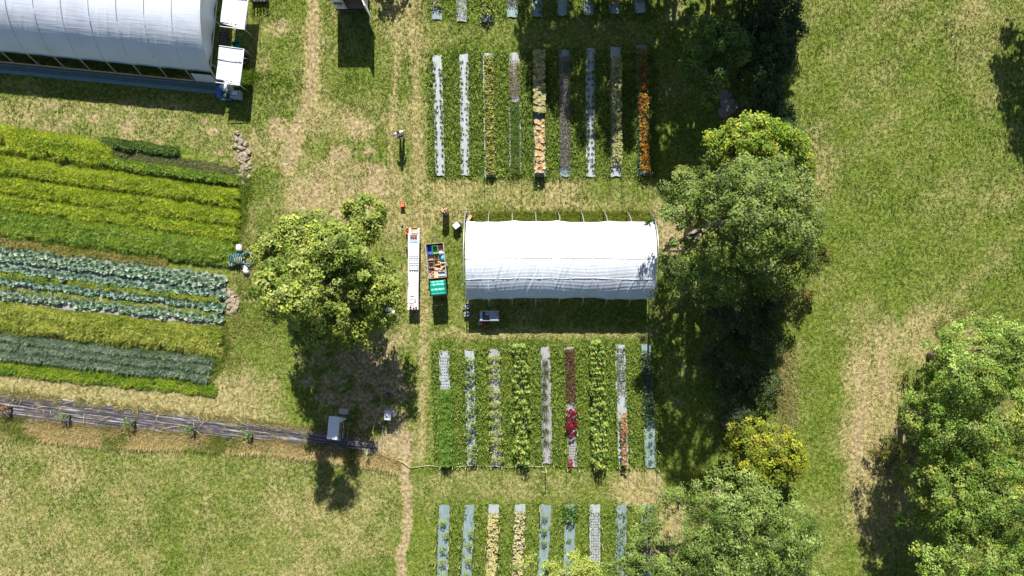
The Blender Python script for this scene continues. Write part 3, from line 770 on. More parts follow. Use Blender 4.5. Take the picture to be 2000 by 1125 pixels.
for i, (x, y, z, r) in enumerate([(15.4, 17.6, 2.6, 1.6), (16.2, 15.0, 2.4, 1.5), (15.6, 12.6, 2.2, 1.5), (16.6, 10.4, 2.0, 1.4), (17.2, 17.2, 2.0, 1.2), (14.6, 15.6, 2.4, 1.2)]):
    tree("hedge_shrub", ["dark shrub at the hedge top beside the picture's upper edge", "second dark shrub down the shaded upper hedge", "third dark shrub down the shaded upper hedge", "lowest dark shrub of the upper hedge, next to the yellow-green tree", "dark shrub at the pasture side of the upper hedge's top", "dark shrub between the shaded round tree and the hedge"][i], "shrub", (x, y),
         [(x, y, z * .6, r, r * 1.1, z * .55), (x + .5, y - .9, z * .5, r * .7, r * .7, z * .45)], P_dark, "dark shrubs of the shaded upper hedge", leaf=.15, clump=.36, per=46, seed=10 + i, trunk=.08, gap=.34)
for i, (x, y, z, r) in enumerate([(14.0, -2.0, 2.6, 1.5), (15.6, -3.4, 2.2, 1.4), (13.6, -5.2, 2.2, 1.3), (15.8, -6.2, 2.0, 1.3), (14.4, -7.6, 1.8, 1.2), (16.8, -1.6, 1.8, 1.1)]):
    tree("understory_shrub", ["dark shrub directly below the oak's crown", "dark shrub on the pasture edge of the oak's shade", "dark shrub half way down the hedge gap, nearer the beds", "dark shrub half way down the hedge gap, nearer the pasture", "dark shrub beside the grey rocks in the hedge gap", "dark shrub tucked under the oak's pasture side"][i], "shrub", (x, y),
         [(x, y, z * .55, r, r * 1.1, z * .5), (x - .5, y + .8, z * .5, r * .7, r * .7, z * .42)], [lin(84, 104, 54), lin(66, 86, 44), lin(104, 116, 62)], "shrubs in the shaded hedge gap", leaf=.14, clump=.34, per=44, seed=20 + i, trunk=.08, gap=.40)
tree("hazel_bush", "rounded acid-yellow bush at the pasture edge of the lower hedge", "bush", (15.9, -10.4),
     [(15.9, -10.3, 2.2, 2.0, 1.8, 1.5), (14.7, -9.2, 2.0, 1.2, 1.2, 1.2), (17.2, -10.6, 1.8, 1.1, 1.2, 1.1), (15.2, -11.6, 1.8, 1.2, .8, 1.0)], P_acid, leaf=.15, clump=.32, per=60, seed=30, trunk=.12, gap=.33)
tree("willow_tree", "grey-green feathery tree spreading below the acid-yellow bush", "tree", (13.2, -13.2),
     [(12.6, -12.4, 5.2, 2.3, 1.9, 2.0), (14.4, -13.6, 6.2, 2.5, 2.1, 2.2), (11.6, -14.6, 5.0, 2.3, 1.9, 1.8), (15.6, -15.2, 5.6, 1.9, 2.1, 2.0), (13.2, -16.2, 5.6, 2.3, 1.9, 2.0), (10.0, -12.9, 3.4, 1.1, 1.0, 1.0)], P_wil, leaf=.16, clump=.38, per=62, seed=31, aspect=.38, gap=.27, trunk=.3, up=.4, twig=30, inner=.3)
tree("willow_tree", "grey-green feathery tree overhanging the ends of the bottom row beds", "tree", (8.6, -16.4),
     [(8.4, -16.2, 4.0, 1.9, 1.5, 1.6), (10.2, -16.9, 4.2, 1.7, 1.6, 1.6), (6.9, -16.8, 3.4, 1.2, 1.1, 1.2), (8.0, -14.2, 2.8, .8, 1.0, .8)], P_wil, leaf=.18, clump=.36, per=60, seed=32, aspect=.34, gap=.40, trunk=.2, up=.4)
tree("birch_tree", "pale lime tree poking in from the picture's bottom edge over the beds", "tree", (2.5, -17.9),
     [(1.4, -17.2, 4.0, 1.5, 1.2, 1.5), (3.4, -17.1, 4.0, 1.6, 1.3, 1.4), (4.6, -17.3, 3.4, .9, .8, 1.0), (2.4, -18.4, 3.6, 1.8, 1.0, 1.4)], [lin(168, 182, 78, .7), lin(144, 164, 62, .7), lin(186, 194, 104, .7)], leaf=.17, clump=.36, per=60, seed=33, aspect=.4, gap=.36, up=.4)
# the bright grove on the east side
GROVE = [
 ("tallest bright green tree of the grove, at its uphill tip", (27.2, -4.4), [(26.9, -4.2, 2.6, 1.7, 1.6, 1.8), (26.6, -3.4, 6.2, 2.2, 1.8, 2.2), (24.6, -5.0, 7.4, 1.5, 1.5, 2.0), (28.6, -4.0, 6.0, 1.8, 2.0, 2.0)]),
 ("wide bright green tree in the middle of the grove", (25.4, -7.8), [(26.0, -7.6, 2.8, 1.9, 1.6, 1.9), (27.0, -6.0, 3.4, 1.8, 1.6, 2.0), (24.8, -7.4, 6.0, 2.5, 2.0, 2.2), (27.6, -7.4, 6.4, 2.1, 2.1, 2.0), (25.6, -9.4, 5.6, 2.0, 1.6, 1.8)]),
 ("bright green tree with bare grey twigs, lower in the grove", (26.0, -11.4), [(25.6, -11.2, 2.6, 1.7, 1.7, 1.8), (24.8, -11.2, 5.6, 2.1, 1.9, 1.9), (27.2, -11.4, 6.6, 2.0, 2.1, 2.1), (25.4, -13.0, 5.8, 2.0, 1.4, 1.7)]),
 ("bright green tree in the grove's bottom corner", (27.0, -14.6), [(25.8, -14.6, 2.8, 1.9, 1.5, 1.9), (26.2, -14.4, 6.0, 2.1, 1.7, 2.0), (28.2, -15.2, 6.4, 1.9, 1.9, 1.9), (24.4, -15.6, 5.4, 1.5, 1.3, 1.5)]),
]
for i, (lb, p, bl) in enumerate(GROVE):
    tree("grove_tree", lb, "tree", p, bl, P_brt, "bright trees of the east grove", leaf=.145, clump=.37, per=60, seed=40 + i, aspect=.5, gap=.345, inner=.18, cover=1.08, trunk=.24, twig=40)
tree("bramble_bush", "low scrubby bush at the edge of the dry patch beside the grove", "bush", (23.6, -10.2), [(23.8, -10.2, .7, .9, .8, .6), (24.6, -11.0, .8, .9, .8, .7)], [lin(138, 148, 64), lin(112, 126, 52), lin(150, 140, 70)], leaf=.13, clump=.28, per=40, seed=50, trunk=.05, gap=.44)
tree("hedge_shrub", "small green shrub where upper hedge, pasture and yellow-green tree meet", "shrub", (18.2, 9.3), [(18.2, 9.3, .9, .6, .8, .8), (17.8, 8.2, .8, .6, .8, .7)], [lin(96, 120, 56), lin(76, 98, 46)], "dark shrubs of the shaded upper hedge", leaf=.13, clump=.28, per=50, seed=52, trunk=.05)
# trees that stand beyond the upper edge; the photograph shows their shade
SHADE = [
 ((10.6, 23.2), [(10.2, 23.0, 6, 2.6, 2.2, 3.4), (10.4, 23.0, 11, 1.8, 1.6, 2.6)], .33), ((13.4, 24.0), [(13.4, 24.0, 7, 2.4, 2.4, 3.6), (13.4, 24.0, 12, 1.7, 1.7, 2.4)], .33),
 ((16.3, 23.0), [(16.3, 22.8, 6, 2.0, 2.0, 3.2), (16.0, 23.0, 10.5, 1.5, 1.5, 2.4)], .33), ((12.6, 20.8), [(12.6, 21.0, 5, 2.2, 1.8, 2.4)], .33), ((15.6, 20.6), [(15.6, 20.8, 4.8, 2.1, 1.6, 2.4)], .33), ((9.6, 20.4), [(9.6, 20.9, 4.2, 1.4, 1.4, 2.0)], .36),
 ((1.6, 26.0), [(1.7, 26.0, 7.0, 1.5, 1.6, 2.2), (1.9, 26.2, 10.0, .8, .6, 2.0)], .42), ((3.6, 26.6), [(3.8, 26.6, 7.6, 1.6, 1.6, 2.4), (4.4, 26.6, 11.4, .75, .6, 3.0), (2.9, 26.6, 10.4, .6, .6, 2.2)], .42), ((6.2, 26.4), [(6.0, 26.4, 7.6, 1.6, 1.6, 2.4), (6.1, 26.4, 11.8, .75, .6, 3.0), (5.2, 26.4, 10.4, .5, .6, 2.0)], .42), ((8.0, 26.0), [(8.0, 26.0, 7.8, 1.5, 1.6, 2.8), (7.6, 26.4, 11.6, .7, .6, 2.8)], .42),
 ((-7.9, 22.2), [(-7.9, 22.2, 2.4, 1.0, 1.0, 1.1)], .36),
 ((34.0, 21.6), [(33.6, 21.6, 6, 2.3, 2.2, 2.6), (33.8, 21.0, 8.6, 1.5, 1.5, 1.8)], .36), ((36.0, 19.4), [(36.2, 19.4, 7, 2.2, 2.2, 2.6)], .36),
]
SHL = ["first tall tree beyond the hedge", "second tall tree beyond the hedge", "third tall tree beyond the hedge", "shorter tree in the hedge line", "shorter tree at the pasture end of the hedge line", "short tree nearest the top beds", "slim tree above the second top bed", "slim tree above the fourth top bed", "slim tree above the sixth top bed", "slim tree above the eighth top bed", "small tree beside the white truck", "broad tree at the pasture corner", "outermost broad tree at the pasture corner"]
for i, (p, bl, gp) in enumerate(SHADE):
    tree("tall_tree", SHL[i] + ", just outside the upper edge", "tree", p, bl, P_dark, "trees beyond the upper edge", leaf=.36, clump=.5, per=30 if i < 6 else 24, seed=60 + i, gap=gp - (.22 if i < 6 else .13), twig=8, inner=.4)

# ------------------------------------------------------------------ mulch film along the meadow edge
def mulch_strip():
    pxs = np.linspace(-130, 738, 420); nv = 30
    a, b = mulch_edges(pxs)
    a = a + 12 * (fbm(pxs, pxs * 0, 22, 3) - .5) + 4 * (fbm(pxs, pxs * 0, 6, 5) - .5); b = b + 13 * (fbm(pxs, pxs * 0, 26, 1) - .5) + 5 * (fbm(pxs, pxs * 0, 7, 2) - .5)
    v = np.linspace(0, 1, nv)
    PX = np.repeat(pxs[:, None], nv, 1); PY = a[:, None] + (b - a)[:, None] * v[None]
    X = (PX - 1000) / 30; Y = (562.5 - PY) / 30
    al = X; ac = Y + .13 * X
    Z = .03 + .10 * (fbm(al * .10, ac, .26, 2) - .45) + .08 * (fbm(al * .25, ac, .13, 4) - .5) + .035 * (fbm(al, ac, .7, 6) - .5)
    Z[:, 0] = Z[:, -1] = -.04
    V = np.stack([X, Y, Z], -1).reshape(-1, 3); ii = np.arange(len(pxs) * nv).reshape(-1, nv)
    F = np.stack([ii[:-1, :-1], ii[:-1, 1:], ii[1:, 1:], ii[1:, :-1]], -1).reshape(-1, 4)
    tag(link("mulch_film", np_mesh("mulch_film", V, F, M['mulch'], None, True)), "long wrinkled strip of black mulch film along the top of the meadow", "plastic strip")
mulch_strip()

# ------------------------------------------------------------------ crops west of the track
def scatter_rows(x_end, rf0, rf1, n, x0=-160, edge=15):
    px = RNG.uniform(x0, x_end, n); rf = RNG.uniform(rf0, rf1, n)
    px = px + 0
    keep = px < x_end + edge * (fbm(rf, rf * 0, 9, 2) - .5) * 2
    px, rf = px[keep], rf[keep]
    return px, field_y(rf, px) + px * .0235, rf

def crop_band(name, label, rf0, rf1, x_end, n, h, pal, L=.2, W=.03, nb=6, tilt=(.7, 1.5), spread=.05, cat="crop", x0=-160, leafy=False, var=.35, rough=.55, zfun=None):
    px, py, rf = scatter_rows(x_end, rf0, rf1, int(n * 1.15), x0)
    py = py + 9 * (fbm(px, rf, 26, 2) - .5) + 5 * (fbm(px, rf, 9, 6) - .5)
    t = (rf - rf0) / (rf1 - rf0)
    dome = np.clip(1.25 * np.sin(np.pi * np.clip(t, .02, .98)) ** .55, .45, 1)
    nz = fbm(px, py, 34, 3) * .6 + fbm(px, rf, 12, 5) * .4
    ok = nz > .30; px, py, t, dome, nz, rf = px[ok], py[ok], t[ok], dome[ok], nz[ok], rf[ok]
    n = len(px); hh = h * dome * (1 - var + 2 * var * nz) * (.72 + .4 * np.sin(rf * 2 * np.pi / 7.2 + 1.5 * (nz - .5)) ** 2)
    z = hh * RNG.random(n) ** .5 * .85
    P = np.stack([(px - 1000) / 30, (562.5 - py) / 30, z - .02], 1)
    tone = np.clip((fbm(px * .35, rf, 9, 4)[:, None] - .3) * 2.2 + RNG.normal(0, .18, (n, 1)), 0, 1)
    pal = np.array(pal); c = pal[0] * (1 - tone) + pal[1] * tone
    if len(pal) > 2:
        k = RNG.random(n) < .16; c[k] = pal[2]
    c = c * (1 + RNG.normal(0, .14, (n, 1)))
    if leafy:
        Nn = nrm(RNG.normal(0, .5, (n, 3)) + np.array([0, .15, .8])); Lr = L * RNG.uniform(.6, 1.3, n)
        me = leaf_mesh(name, P, Nn, Lr, Lr * W, np.clip(c, .004, .9), M['leaf'], .15)
    else:
        V, F, C = blade_arrays(P, nb, L, W, tilt, spread, c)
        me = np_mesh(name, V, F, M['leaf'], C)
    return tag(link(name, me), label, cat, None, "stuff")

G_fea = [lin(134, 168, 20), lin(194, 212, 44), lin(212, 216, 84)]
G_mid = [lin(108, 152, 30), lin(160, 188, 54), lin(190, 200, 96)]
G_drk = [lin(84, 120, 44), lin(124, 152, 66)]
crop_band("carrot_rows", "uppermost feathery yellow-green crop band, below the greenhouse's shade", 244, 300, 225, 9000, .55, G_fea, L=.17, W=.026, nb=6)
crop_band("herb_row", "short dark green crop row at the field's top edge", 238, 256, 352, 2600, .45, G_drk, L=.16, W=.04, nb=5, x0=205)
crop_band("weed_rows", "greyish weedy strip beneath the short dark crop row", 258, 276, 465, 3600, .18, [lin(120, 132, 76), lin(150, 152, 96)], L=.15, W=.035, nb=4, x0=215)
crop_band("bean_row", "bushy green row ending beside the soil heap", 276, 296, 466, 3600, .42, G_mid, L=.16, W=.04, nb=5, x0=200)
crop_band("carrot_rows", "feathery crop band second from the top of the field", 304, 340, 470, 10500, .50, G_fea, L=.17, W=.026, nb=6)
crop_band("carrot_rows", "feathery crop band third from the top of the field", 342, 380, 470, 10500, .42, G_fea, L=.19, W=.03, nb=5)
crop_band("carrot_rows", "finely lined feathery crop band in the field's middle", 380, 408, 466, 8500, .36, G_fea, L=.17, W=.03, nb=5)
crop_band("carrot_rows", "broad green feathery crop band just above the cabbages", 408, 462, 460, 14500, .46, G_mid, L=.20, W=.032, nb=5)
crop_band("weed_rows", "yellowish weeds along the edge above the cabbages", 462, 482, 330, 3200, .25, [lin(150, 152, 60), lin(182, 172, 96)], L=.16, W=.03, nb=5)
crop_band("weed_rows", "bright weeds between the upper cabbage rows", 527, 540, 430, 2600, .30, [lin(140, 168, 50), lin(190, 200, 80)], L=.17, W=.035, nb=5)
crop_band("weed_rows", "thin weeds between the two lower cabbage rows", 558, 566, 430, 1200, .24, [lin(140, 168, 56), lin(184, 196, 86)], L=.16, W=.035, nb=5)
crop_band("weed_rows", "wide yellow-green weedy band under the cabbages", 590, 646, 438, 12500, .55, [lin(142, 164, 44), lin(204, 210, 88), lin(220, 216, 124)], L=.22, W=.034, nb=5, var=.6)
crop_band("leek_rows", "uppermost blue-grey leek row", 653, 664, 418, 2300, .40, [lin(108, 136, 104), lin(166, 184, 156), lin(140, 160, 96)], L=.28, W=.04, nb=5, tilt=(.65, 1.5))
crop_band("leek_rows", "middle blue-grey leek row", 669, 681, 416, 2400, .40, [lin(108, 136, 104), lin(166, 184, 156), lin(140, 160, 96)], L=.28, W=.04, nb=5, tilt=(.65, 1.5))
crop_band("leek_rows", "lowest blue-grey leek row", 686, 700, 414, 2800, .40, [lin(108, 136, 104), lin(166, 184, 156), lin(140, 160, 96)], L=.28, W=.04, nb=5, tilt=(.65, 1.5))
crop_band("weed_rows", "lush green margin under the leeks", 704, 730, 424, 6200, .22, [lin(116, 156, 28), lin(172, 194, 50)], L=.15, W=.035, nb=5)
def strip(name, label, mat, rf0, rf1, x0, x1, z=.0, cat="ground cover"):
    pxs = np.linspace(x0, x1, 200); nv = 10; v = np.linspace(0, 1, nv)
    RF = rf0 + (rf1 - rf0) * v[None] + 2.0 * (fbm(pxs, pxs * 0, 20, 2)[:, None] - .5) * np.array([1] + [0] * (nv - 2) + [1])
    PX = np.repeat(pxs[:, None], nv, 1); PY = field_y(RF, PX) + PX * .0235
    X = (PX - 1000) / 30; Y = (562.5 - PY) / 30; Z = z + .03 * (fbm(X * .5, Y, .2, 2) - .4)
    V = np.stack([X, Y, Z], -1).reshape(-1, 3); ii = np.arange(len(pxs) * nv).reshape(-1, nv)
    F = np.stack([ii[:-1, :-1], ii[:-1, 1:], ii[1:, 1:], ii[1:, :-1]], -1).reshape(-1, 4)
    tag(link(name, np_mesh(name, V, F, mat, None, True)), label, cat)
strip("mulch_sheet", "grey mulch sheet showing under the topmost cabbage row", M['fabric_grey'], 482, 515, -120, 441)
strip("mulch_sheet", "grey mulch sheet under the bluish second cabbage row", M['fabric_grey'], 516, 530, -120, 438)
strip("mulch_sheet", "grey mulch sheet under the two lower cabbage rows", M['fabric_grey'], 540, 590, -120, 434)

def cabbage_mesh(k, pal):
    """a cabbage: rings of broad leaves round a heart"""
    rg = np.random.default_rng(70 + k); V = []; F = []; C = []
    for ring, (nl, r, z, L, w, til) in enumerate([(6, .04, .05, .26, .19, .28), (6, .03, .10, .22, .17, .62), (5, .02, .15, .15, .12, 1.0)]):
        for i in range(nl):
            a = 2 * math.pi * (i + .5 * ring + rg.uniform(-.2, .2)) / nl; ti = til + rg.uniform(-.2, .2); LL = L * rg.uniform(.8, 1.15)
            ca, sa = math.cos(a), math.sin(a); b = len(V); c = np.array(pal[rg.integers(0, len(pal))]) * rg.uniform(.8, 1.2)
            for (s, q, dz) in ((0, 0, 0), (.35, .5, .015), (.35, -.5, .015), (.75, .5, .0), (.75, -.5, .0), (1, 0, -.035), (.55, 0, -.012)):
                d = r + LL * s * math.cos(ti); o = w * q * rg.uniform(.85, 1.15)
                V.append((ca * d - sa * o, sa * d + ca * o, z + LL * s * math.sin(ti) + dz + rg.uniform(-.012, .012))); C.append(c * rg.uniform(.88, 1.12))
            F += [(b, b + 2, b + 6), (b, b + 6, b + 1), (b + 2, b + 4, b + 6), (b + 6, b + 3, b + 1), (b + 4, b + 5, b + 6), (b + 5, b + 3, b + 6)]
    return np_mesh("cabbage", V, F, M['leaf'], np.array(C))
CAB = [cabbage_mesh(k, [lin(150, 176, 144), lin(112, 144, 106), lin(186, 206, 178)]) for k in range(4)]
CABB = [cabbage_mesh(10 + k, [lin(134, 166, 138), lin(100, 136, 106), lin(172, 196, 174)]) for k in range(4)]
for (rf, x1, mset, lb, grp, wob) in [(490, 436, CAB, "pale green cabbage in the topmost row", "cabbages of the topmost row", 4), (502, 430, CAB, "pale green cabbage in the second row", "cabbages of the second line", 4),
                             (523, 434, CABB, "bluish cabbage in the row between weeds", "bluish cabbages between weeds", 4), (548, 432, CABB, "blue-green cabbage in the fourth row", "cabbages of the upper low row", 4), (574, 430, CAB, "green cabbage in the lowest row", "cabbages of the lowest row", 5)]:
    px = x1; cnt = 0
    while px > -45:
        q = rf + RNG.normal(0, wob * .5)
        o = link("cabbage", mset[RNG.integers(0, 4)], None, g(px, field_y(q, px) + px * .0235, .01), RNG.uniform(0, 6.28)); s = RNG.uniform(.95, 1.5); o.scale = (s, s, s * .9)
        cnt += 1; tag(o, f"{lb}, {ordw(cnt)} from the track end", "cabbage", grp)
        px -= RNG.uniform(9, 14) if px > 0 else 22
# heap of dug soil beside the rows
def clod_heap(name, label, pts, n, r):
    mb = MB()
    for i in range(n):
        k = RNG.integers(0, len(pts)); x, y, _ = g(pts[k][0] + RNG.normal(0, r[0]), pts[k][1] + RNG.normal(0, r[1]))
        s = .05 + .26 * RNG.random() ** 2.5; mb.lump((x, y, -.05 - s * .15), (s * 1.5, s, s * .8), 6, RNG.uniform(0, 3), .3, i)
    tag(mb.build(name, M['clod']), label, "soil", None, "stuff")
clod_heap("soil_heap", "pale brown clods of dug soil at the end of the crop rows", [(462, 275), (470, 292), (476, 310), (478, 326), (474, 340)], 190, (5, 9))
clod_heap("soil_heap", "small patch of brown clods beside the cabbage row ends", [(452, 578), (456, 590), (454, 604)], 90, (4, 7))

def film_litter():
    n = 2600
    px = RNG.uniform(-140, 735, n); a, b = mulch_edges(px); e = RNG.random(n)
    v = np.where(e < .62, RNG.normal(0, .07, n), np.where(e < .85, RNG.normal(1, .08, n), RNG.uniform(0, 1, n)))
    py = a + (b - a) * v; ok = fbm(px, py, 24, 4) > .40; px, py = px[ok], py[ok]; n = len(px)
    P = np.stack([(px - 1000) / 30, (562.5 - py) / 30, np.full(n, .03)], 1)
    V, F, C = blade_arrays(P, 6, RNG.uniform(.14, .34, n), .026, (.6, 1.5), .10, pick([lin(206, 186, 126), lin(176, 160, 96), lin(128, 148, 66), lin(150, 134, 88)], n), .2)
    tag(link("dry_grass", np_mesh("dry_grass", V, F, M['grass'], C)), "straw litter and weeds lapping over the black film's edges", "dry grass", None, "stuff")
    mb = MB()
    for i in range(26):
        px = RNG.uniform(0, 560); a, b = mulch_edges(px); x, y, _ = g(px, a + (b - a) * RNG.random()); q = RNG.uniform(0, 3.1); L = RNG.uniform(.4, 1.3); c = RNG.normal(0, .25)
        mb.tube([(x + math.cos(q + c * t) * L * t, y + math.sin(q + c * t) * L * t, .12 + .05 * math.sin(3 * t)) for t in (0, .33, .66, 1)], .011, 4)
    tag(mb.build("dry_stems", M['bamboo'], None, True), "thin dry stems fallen across the black film", "twigs", None, "stuff")
film_litter()

# straw-coloured verge beneath the mulch film
def verge():
    n = 11000
    px = RNG.uniform(-140, 775, n); a, b = mulch_edges(np.minimum(px, 740)); b = b + (px > 740) * (px - 740) * .25
    w = 30 - 10 * sstep(150, 560, px)
    py = b - 5 + (RNG.random(n) * 1.0) * w + 6 * (fbm(px, px * 0, 30, 2) - .5) + 3
    ok = (fbm(px, py, 17, 3) > .33); px, py = px[ok], py[ok]; n = len(px)
    P = np.stack([(px - 1000) / 30, (562.5 - py) / 30, np.full(n, -.02)], 1)
    c = pick([lin(226, 206, 146), lin(206, 184, 118), lin(236, 220, 168), lin(178, 174, 100), lin(206, 168, 104)], n)
    gr = fbm(px, py, 40, 5) > .68; c[gr] = pick([lin(120, 136, 52), lin(150, 156, 70)], gr.sum())
    V, F, C = blade_arrays(P, 8, RNG.uniform(.24, .50, n), .034, (.75, 1.5), .12, c, .2)
    tag(link("dry_grass", np_mesh("dry_grass", V, F, M['grass'], C)), "tall straw-coloured grass along the mulch film's lower edge", "dry grass", None, "stuff")
verge()

def patch_grass(name, label, pts, rx, ry, n, L, pal, cat="tall grass", nb=6, W=.034):
    k = RNG.integers(0, len(pts), n); q = np.array(pts)[k]
    px = q[:, 0] + RNG.normal(0, rx, n); py = q[:, 1] + RNG.normal(0, ry, n)
    P = np.stack([(px - 1000) / 30, (562.5 - py) / 30, np.full(n, -.02)], 1)
    V, F, C = blade_arrays(P, nb, L * RNG.uniform(.6, 1.2, n), W, (.55, 1.5), .06, pick(pal, n), .15)
    tag(link(name, np_mesh(name, V, F, M['grass'], C)), label, cat, None, "stuff")
patch_grass("tall_grass", "tall weedy grass along the small tunnel's upper side", [(x, 424) for x in range(925, 1275, 8)], 5, 5, 2600, .34, [lin(140, 158, 48), lin(108, 132, 34), lin(172, 176, 80)])
patch_grass("tall_weeds", "dark tufty weeds closing the leek rows at their track end", [(420, 655), (426, 668), (422, 680), (416, 700), (412, 716), (430, 690)], 8, 9, 900, .40, [lin(104, 134, 44), lin(140, 158, 66)], "weeds")
patch_grass("tall_weeds", "green tufts at the track end of the feathery crop", [(466, 345), (474, 362), (470, 380), (462, 400), (468, 420), (458, 440), (450, 462)], 8, 9, 1300, .38, [lin(100, 134, 34), lin(150, 168, 60)], "weeds")
patch_grass("tall_weeds", "loose weeds scattered between field ends and track", [(470, 450), (455, 490), (478, 560), (452, 620), (445, 650), (500, 640), (505, 480), (448, 700)], 13, 14, 1100, .26, [lin(112, 140, 44), lin(160, 168, 74), lin(190, 178, 110)], "weeds")
patch_grass("tall_grass", "lush weeds beside the lower door flap of the greenhouse", [(478, 150), (484, 160), (470, 172), (490, 145)], 8, 7, 420, .32, [lin(130, 158, 44), lin(98, 130, 32)])
patch_grass("tall_grass", "seedy straw tufts along the hedge's lower pasture edge", [(1536, 700 + i * 12) for i in range(14)], 9, 7, 900, .45, [lin(206, 190, 134), lin(180, 172, 104), lin(136, 152, 66)])
patch_grass("tall_grass", "straw tufts at the uphill edge of the bright grove", [(1840, 640), (1855, 660), (1838, 690), (1832, 720), (1880, 618)], 9, 9, 700, .4, [lin(204, 196, 132), lin(172, 176, 92), lin(140, 156, 66)])
patch_grass("tall_grass", "rows of crops seen beneath the greenhouse's rolled-up side", [(x, 104 + (x + 150) * .093 - 12) for x in range(-140, 410, 8)], 6, 5, 2000, .34, [lin(96, 128, 34), lin(130, 146, 56), lin(74, 92, 50)])

# ------------------------------------------------------------------ cut-flower beds
def fabric_mesh(name, b, mat, t0, t1, u0=-.5, u1=.5, z=.018, seed=0):
    x0, y0, x1, y1, w = b
    L = abs(y1 - y0) * (t1 - t0) / 30; nu = max(8, int(L / .10)); nv = 9
    T = np.linspace(t0, t1, nu); U = np.linspace(u0, u1, nv)
    TT, UU = np.meshgrid(T, U, indexing='ij')
    e = np.zeros_like(UU); e[:, 0] = (fbm(T * 40, T * 0 + seed, 1.3, 1) - .5) * .16 * (u1 - u0); e[:, -1] = (fbm(T * 40, T * 0 + seed + 9, 1.3, 2) - .5) * .16 * (u1 - u0)
    UU = UU + e
    PX = x0 + (x1 - x0) * TT + UU * w; PY = y0 + (y1 - y0) * TT
    en = (fbm(UU * 4, UU * 0 + seed, 1, 3) - .5) * 5
    PY = PY + en * ((TT == t0) * 1.0 - (TT == t1) * 1.0)
    X = (PX - 1000) / 30; Y = (562.5 - PY) / 30
    Z = z + .03 * (fbm(X * 2.2, Y * .7 + seed, .5, 2) - .4) + .018 * (fbm(X * 3, Y, .18, 4) - .5) + .045 * (1 - (np.abs(UU) * 2) ** 2)
    V = np.stack([X, Y, Z], -1).reshape(-1, 3); ii = np.arange(nu * nv).reshape(nu, nv)
    F = np.stack([ii[:-1, :-1], ii[1:, :-1], ii[1:, 1:], ii[:-1, 1:]], -1).reshape(-1, 4)[:, ::-1]
    return np_mesh(name, V, F, mat, None, True)

def bed_fabric(b, mat, label, t0=0, t1=1, u0=-.5, u1=.5, holes=None, seed=0):
    o = link("bed_cover", fabric_mesh("bed_cover", b, mat, t0, t1, u0, u1, seed=seed))
    tag(o, label, "bed cover", "woven covers of the flower beds")
    if holes:
        rows, pitch, ha, hb = holes
        mb = MB(); n = int(abs(b[3] - b[1]) * (hb - ha) / pitch)
        for i in range(n):
            for r in range(rows):
                px, py = bed_xy(b, ha + (hb - ha) * (i + .5) / n, ((r + .5) / rows - .5) * .78)
                x, y, _ = g(px, py); s = .031 * RNG.uniform(.8, 1.15)
                mb.add([(x + s * math.cos(k * math.pi / 3), y + s * math.sin(k * math.pi / 3), .092) for k in range(6)], [tuple(range(6))])
        h = mb.build("planting_holes", M['hole'], o); h["kind"] = "stuff"
    return o

def mass(name, label, b, t0, t1, n, h, pal, size, shape="leaf", u=(-.5, .5), cat="flowers", flower=None, nf=0, fsize=.06, gap=.3, asp=.55, tilt=.8, seed=0, hole=.0):
    """a bed grown shut: foliage through the height, flower heads on top"""
    t = RNG.uniform(t0, t1, n); uu = RNG.uniform(u[0], u[1], n)
    nz = fbm(t * 60, uu * 3 + seed, 1.2, seed % 5); ok = nz > gap; t, uu, nz = t[ok], uu[ok], nz[ok]; n = len(t)
    px, py = bed_xy(b, t, uu)
    hh = h * (.55 + .9 * nz) * np.clip(1.15 - (np.abs(uu) * 1.7) ** 3, .3, 1)
    P = np.stack([(px - 1000) / 30, (562.5 - py) / 30, .06 + hh * RNG.random(n) ** .6], 1)
    c = pick(pal, n, .14)
    if shape == "leaf":
        Nn = nrm(RNG.normal(0, .5, (n, 3)) + np.array([0, 0, tilt])); L = size * RNG.uniform(.6, 1.35, n)
        me = leaf_mesh(name, P, Nn, L, L * asp, c, M['leaf'], .12)
    else:
        V, F, C = blade_arrays(P, 4, size * RNG.uniform(.6, 1.3, n), size * .15, (.6, 1.5), .03, c); me = np_mesh(name, V, F, M['leaf'], C)
    if flower is None: return tag(link(name, me), label, cat, None, "stuff")
    root = link(name, me); tag(root, label, cat, None, "stuff")
    t = RNG.uniform(t0, t1, nf); uu = RNG.uniform(u[0] * .92, u[1] * .92, nf); nz = fbm(t * 60, uu * 3 + seed, 1.2, seed % 5); ok = nz > gap + .06; t, uu, nz = t[ok], uu[ok], nz[ok]; nf = len(t)
    px, py = bed_xy(b, t, uu)
    c0 = np.stack([(px - 1000) / 30, (562.5 - py) / 30, .10 + h * (.7 + .75 * nz)], 1); fc = pick(flower, nf, .12); rs = fsize * RNG.uniform(.7, 1.25, nf)
    V = []; C = []
    az = RNG.uniform(0, 6.28, nf); np_ = 6
    for k in range(np_):
        a = az + 2 * np.pi * k / np_; d = np.stack([np.cos(a), np.sin(a), .35 + 0 * a], 1); s = np.stack([-np.sin(a), np.cos(a), 0 * a], 1)
        V.append(np.stack([c0, c0 + d * rs[:, None] * .7 + s * rs[:, None] * .42, c0 + d * rs[:, None] * 1.1 - np.array([0, 0, .3]) * rs[:, None], c0 + d * rs[:, None] * .7 - s * rs[:, None] * .42], 1))
        C.append(np.repeat(fc * RNG.uniform(.85, 1.12, (nf, 1)), 4, 0).reshape(nf, 4, 3))
    V = np.concatenate(V).reshape(-1, 3); C = np.concatenate(C).reshape(-1, 3)
    h_ = link("flower_heads", np_mesh("flower_heads", V, np.arange(len(V)).reshape(-1, 4), M['petal'], np.clip(C, .003, .9)), root); h_["kind"] = "stuff"
    return root

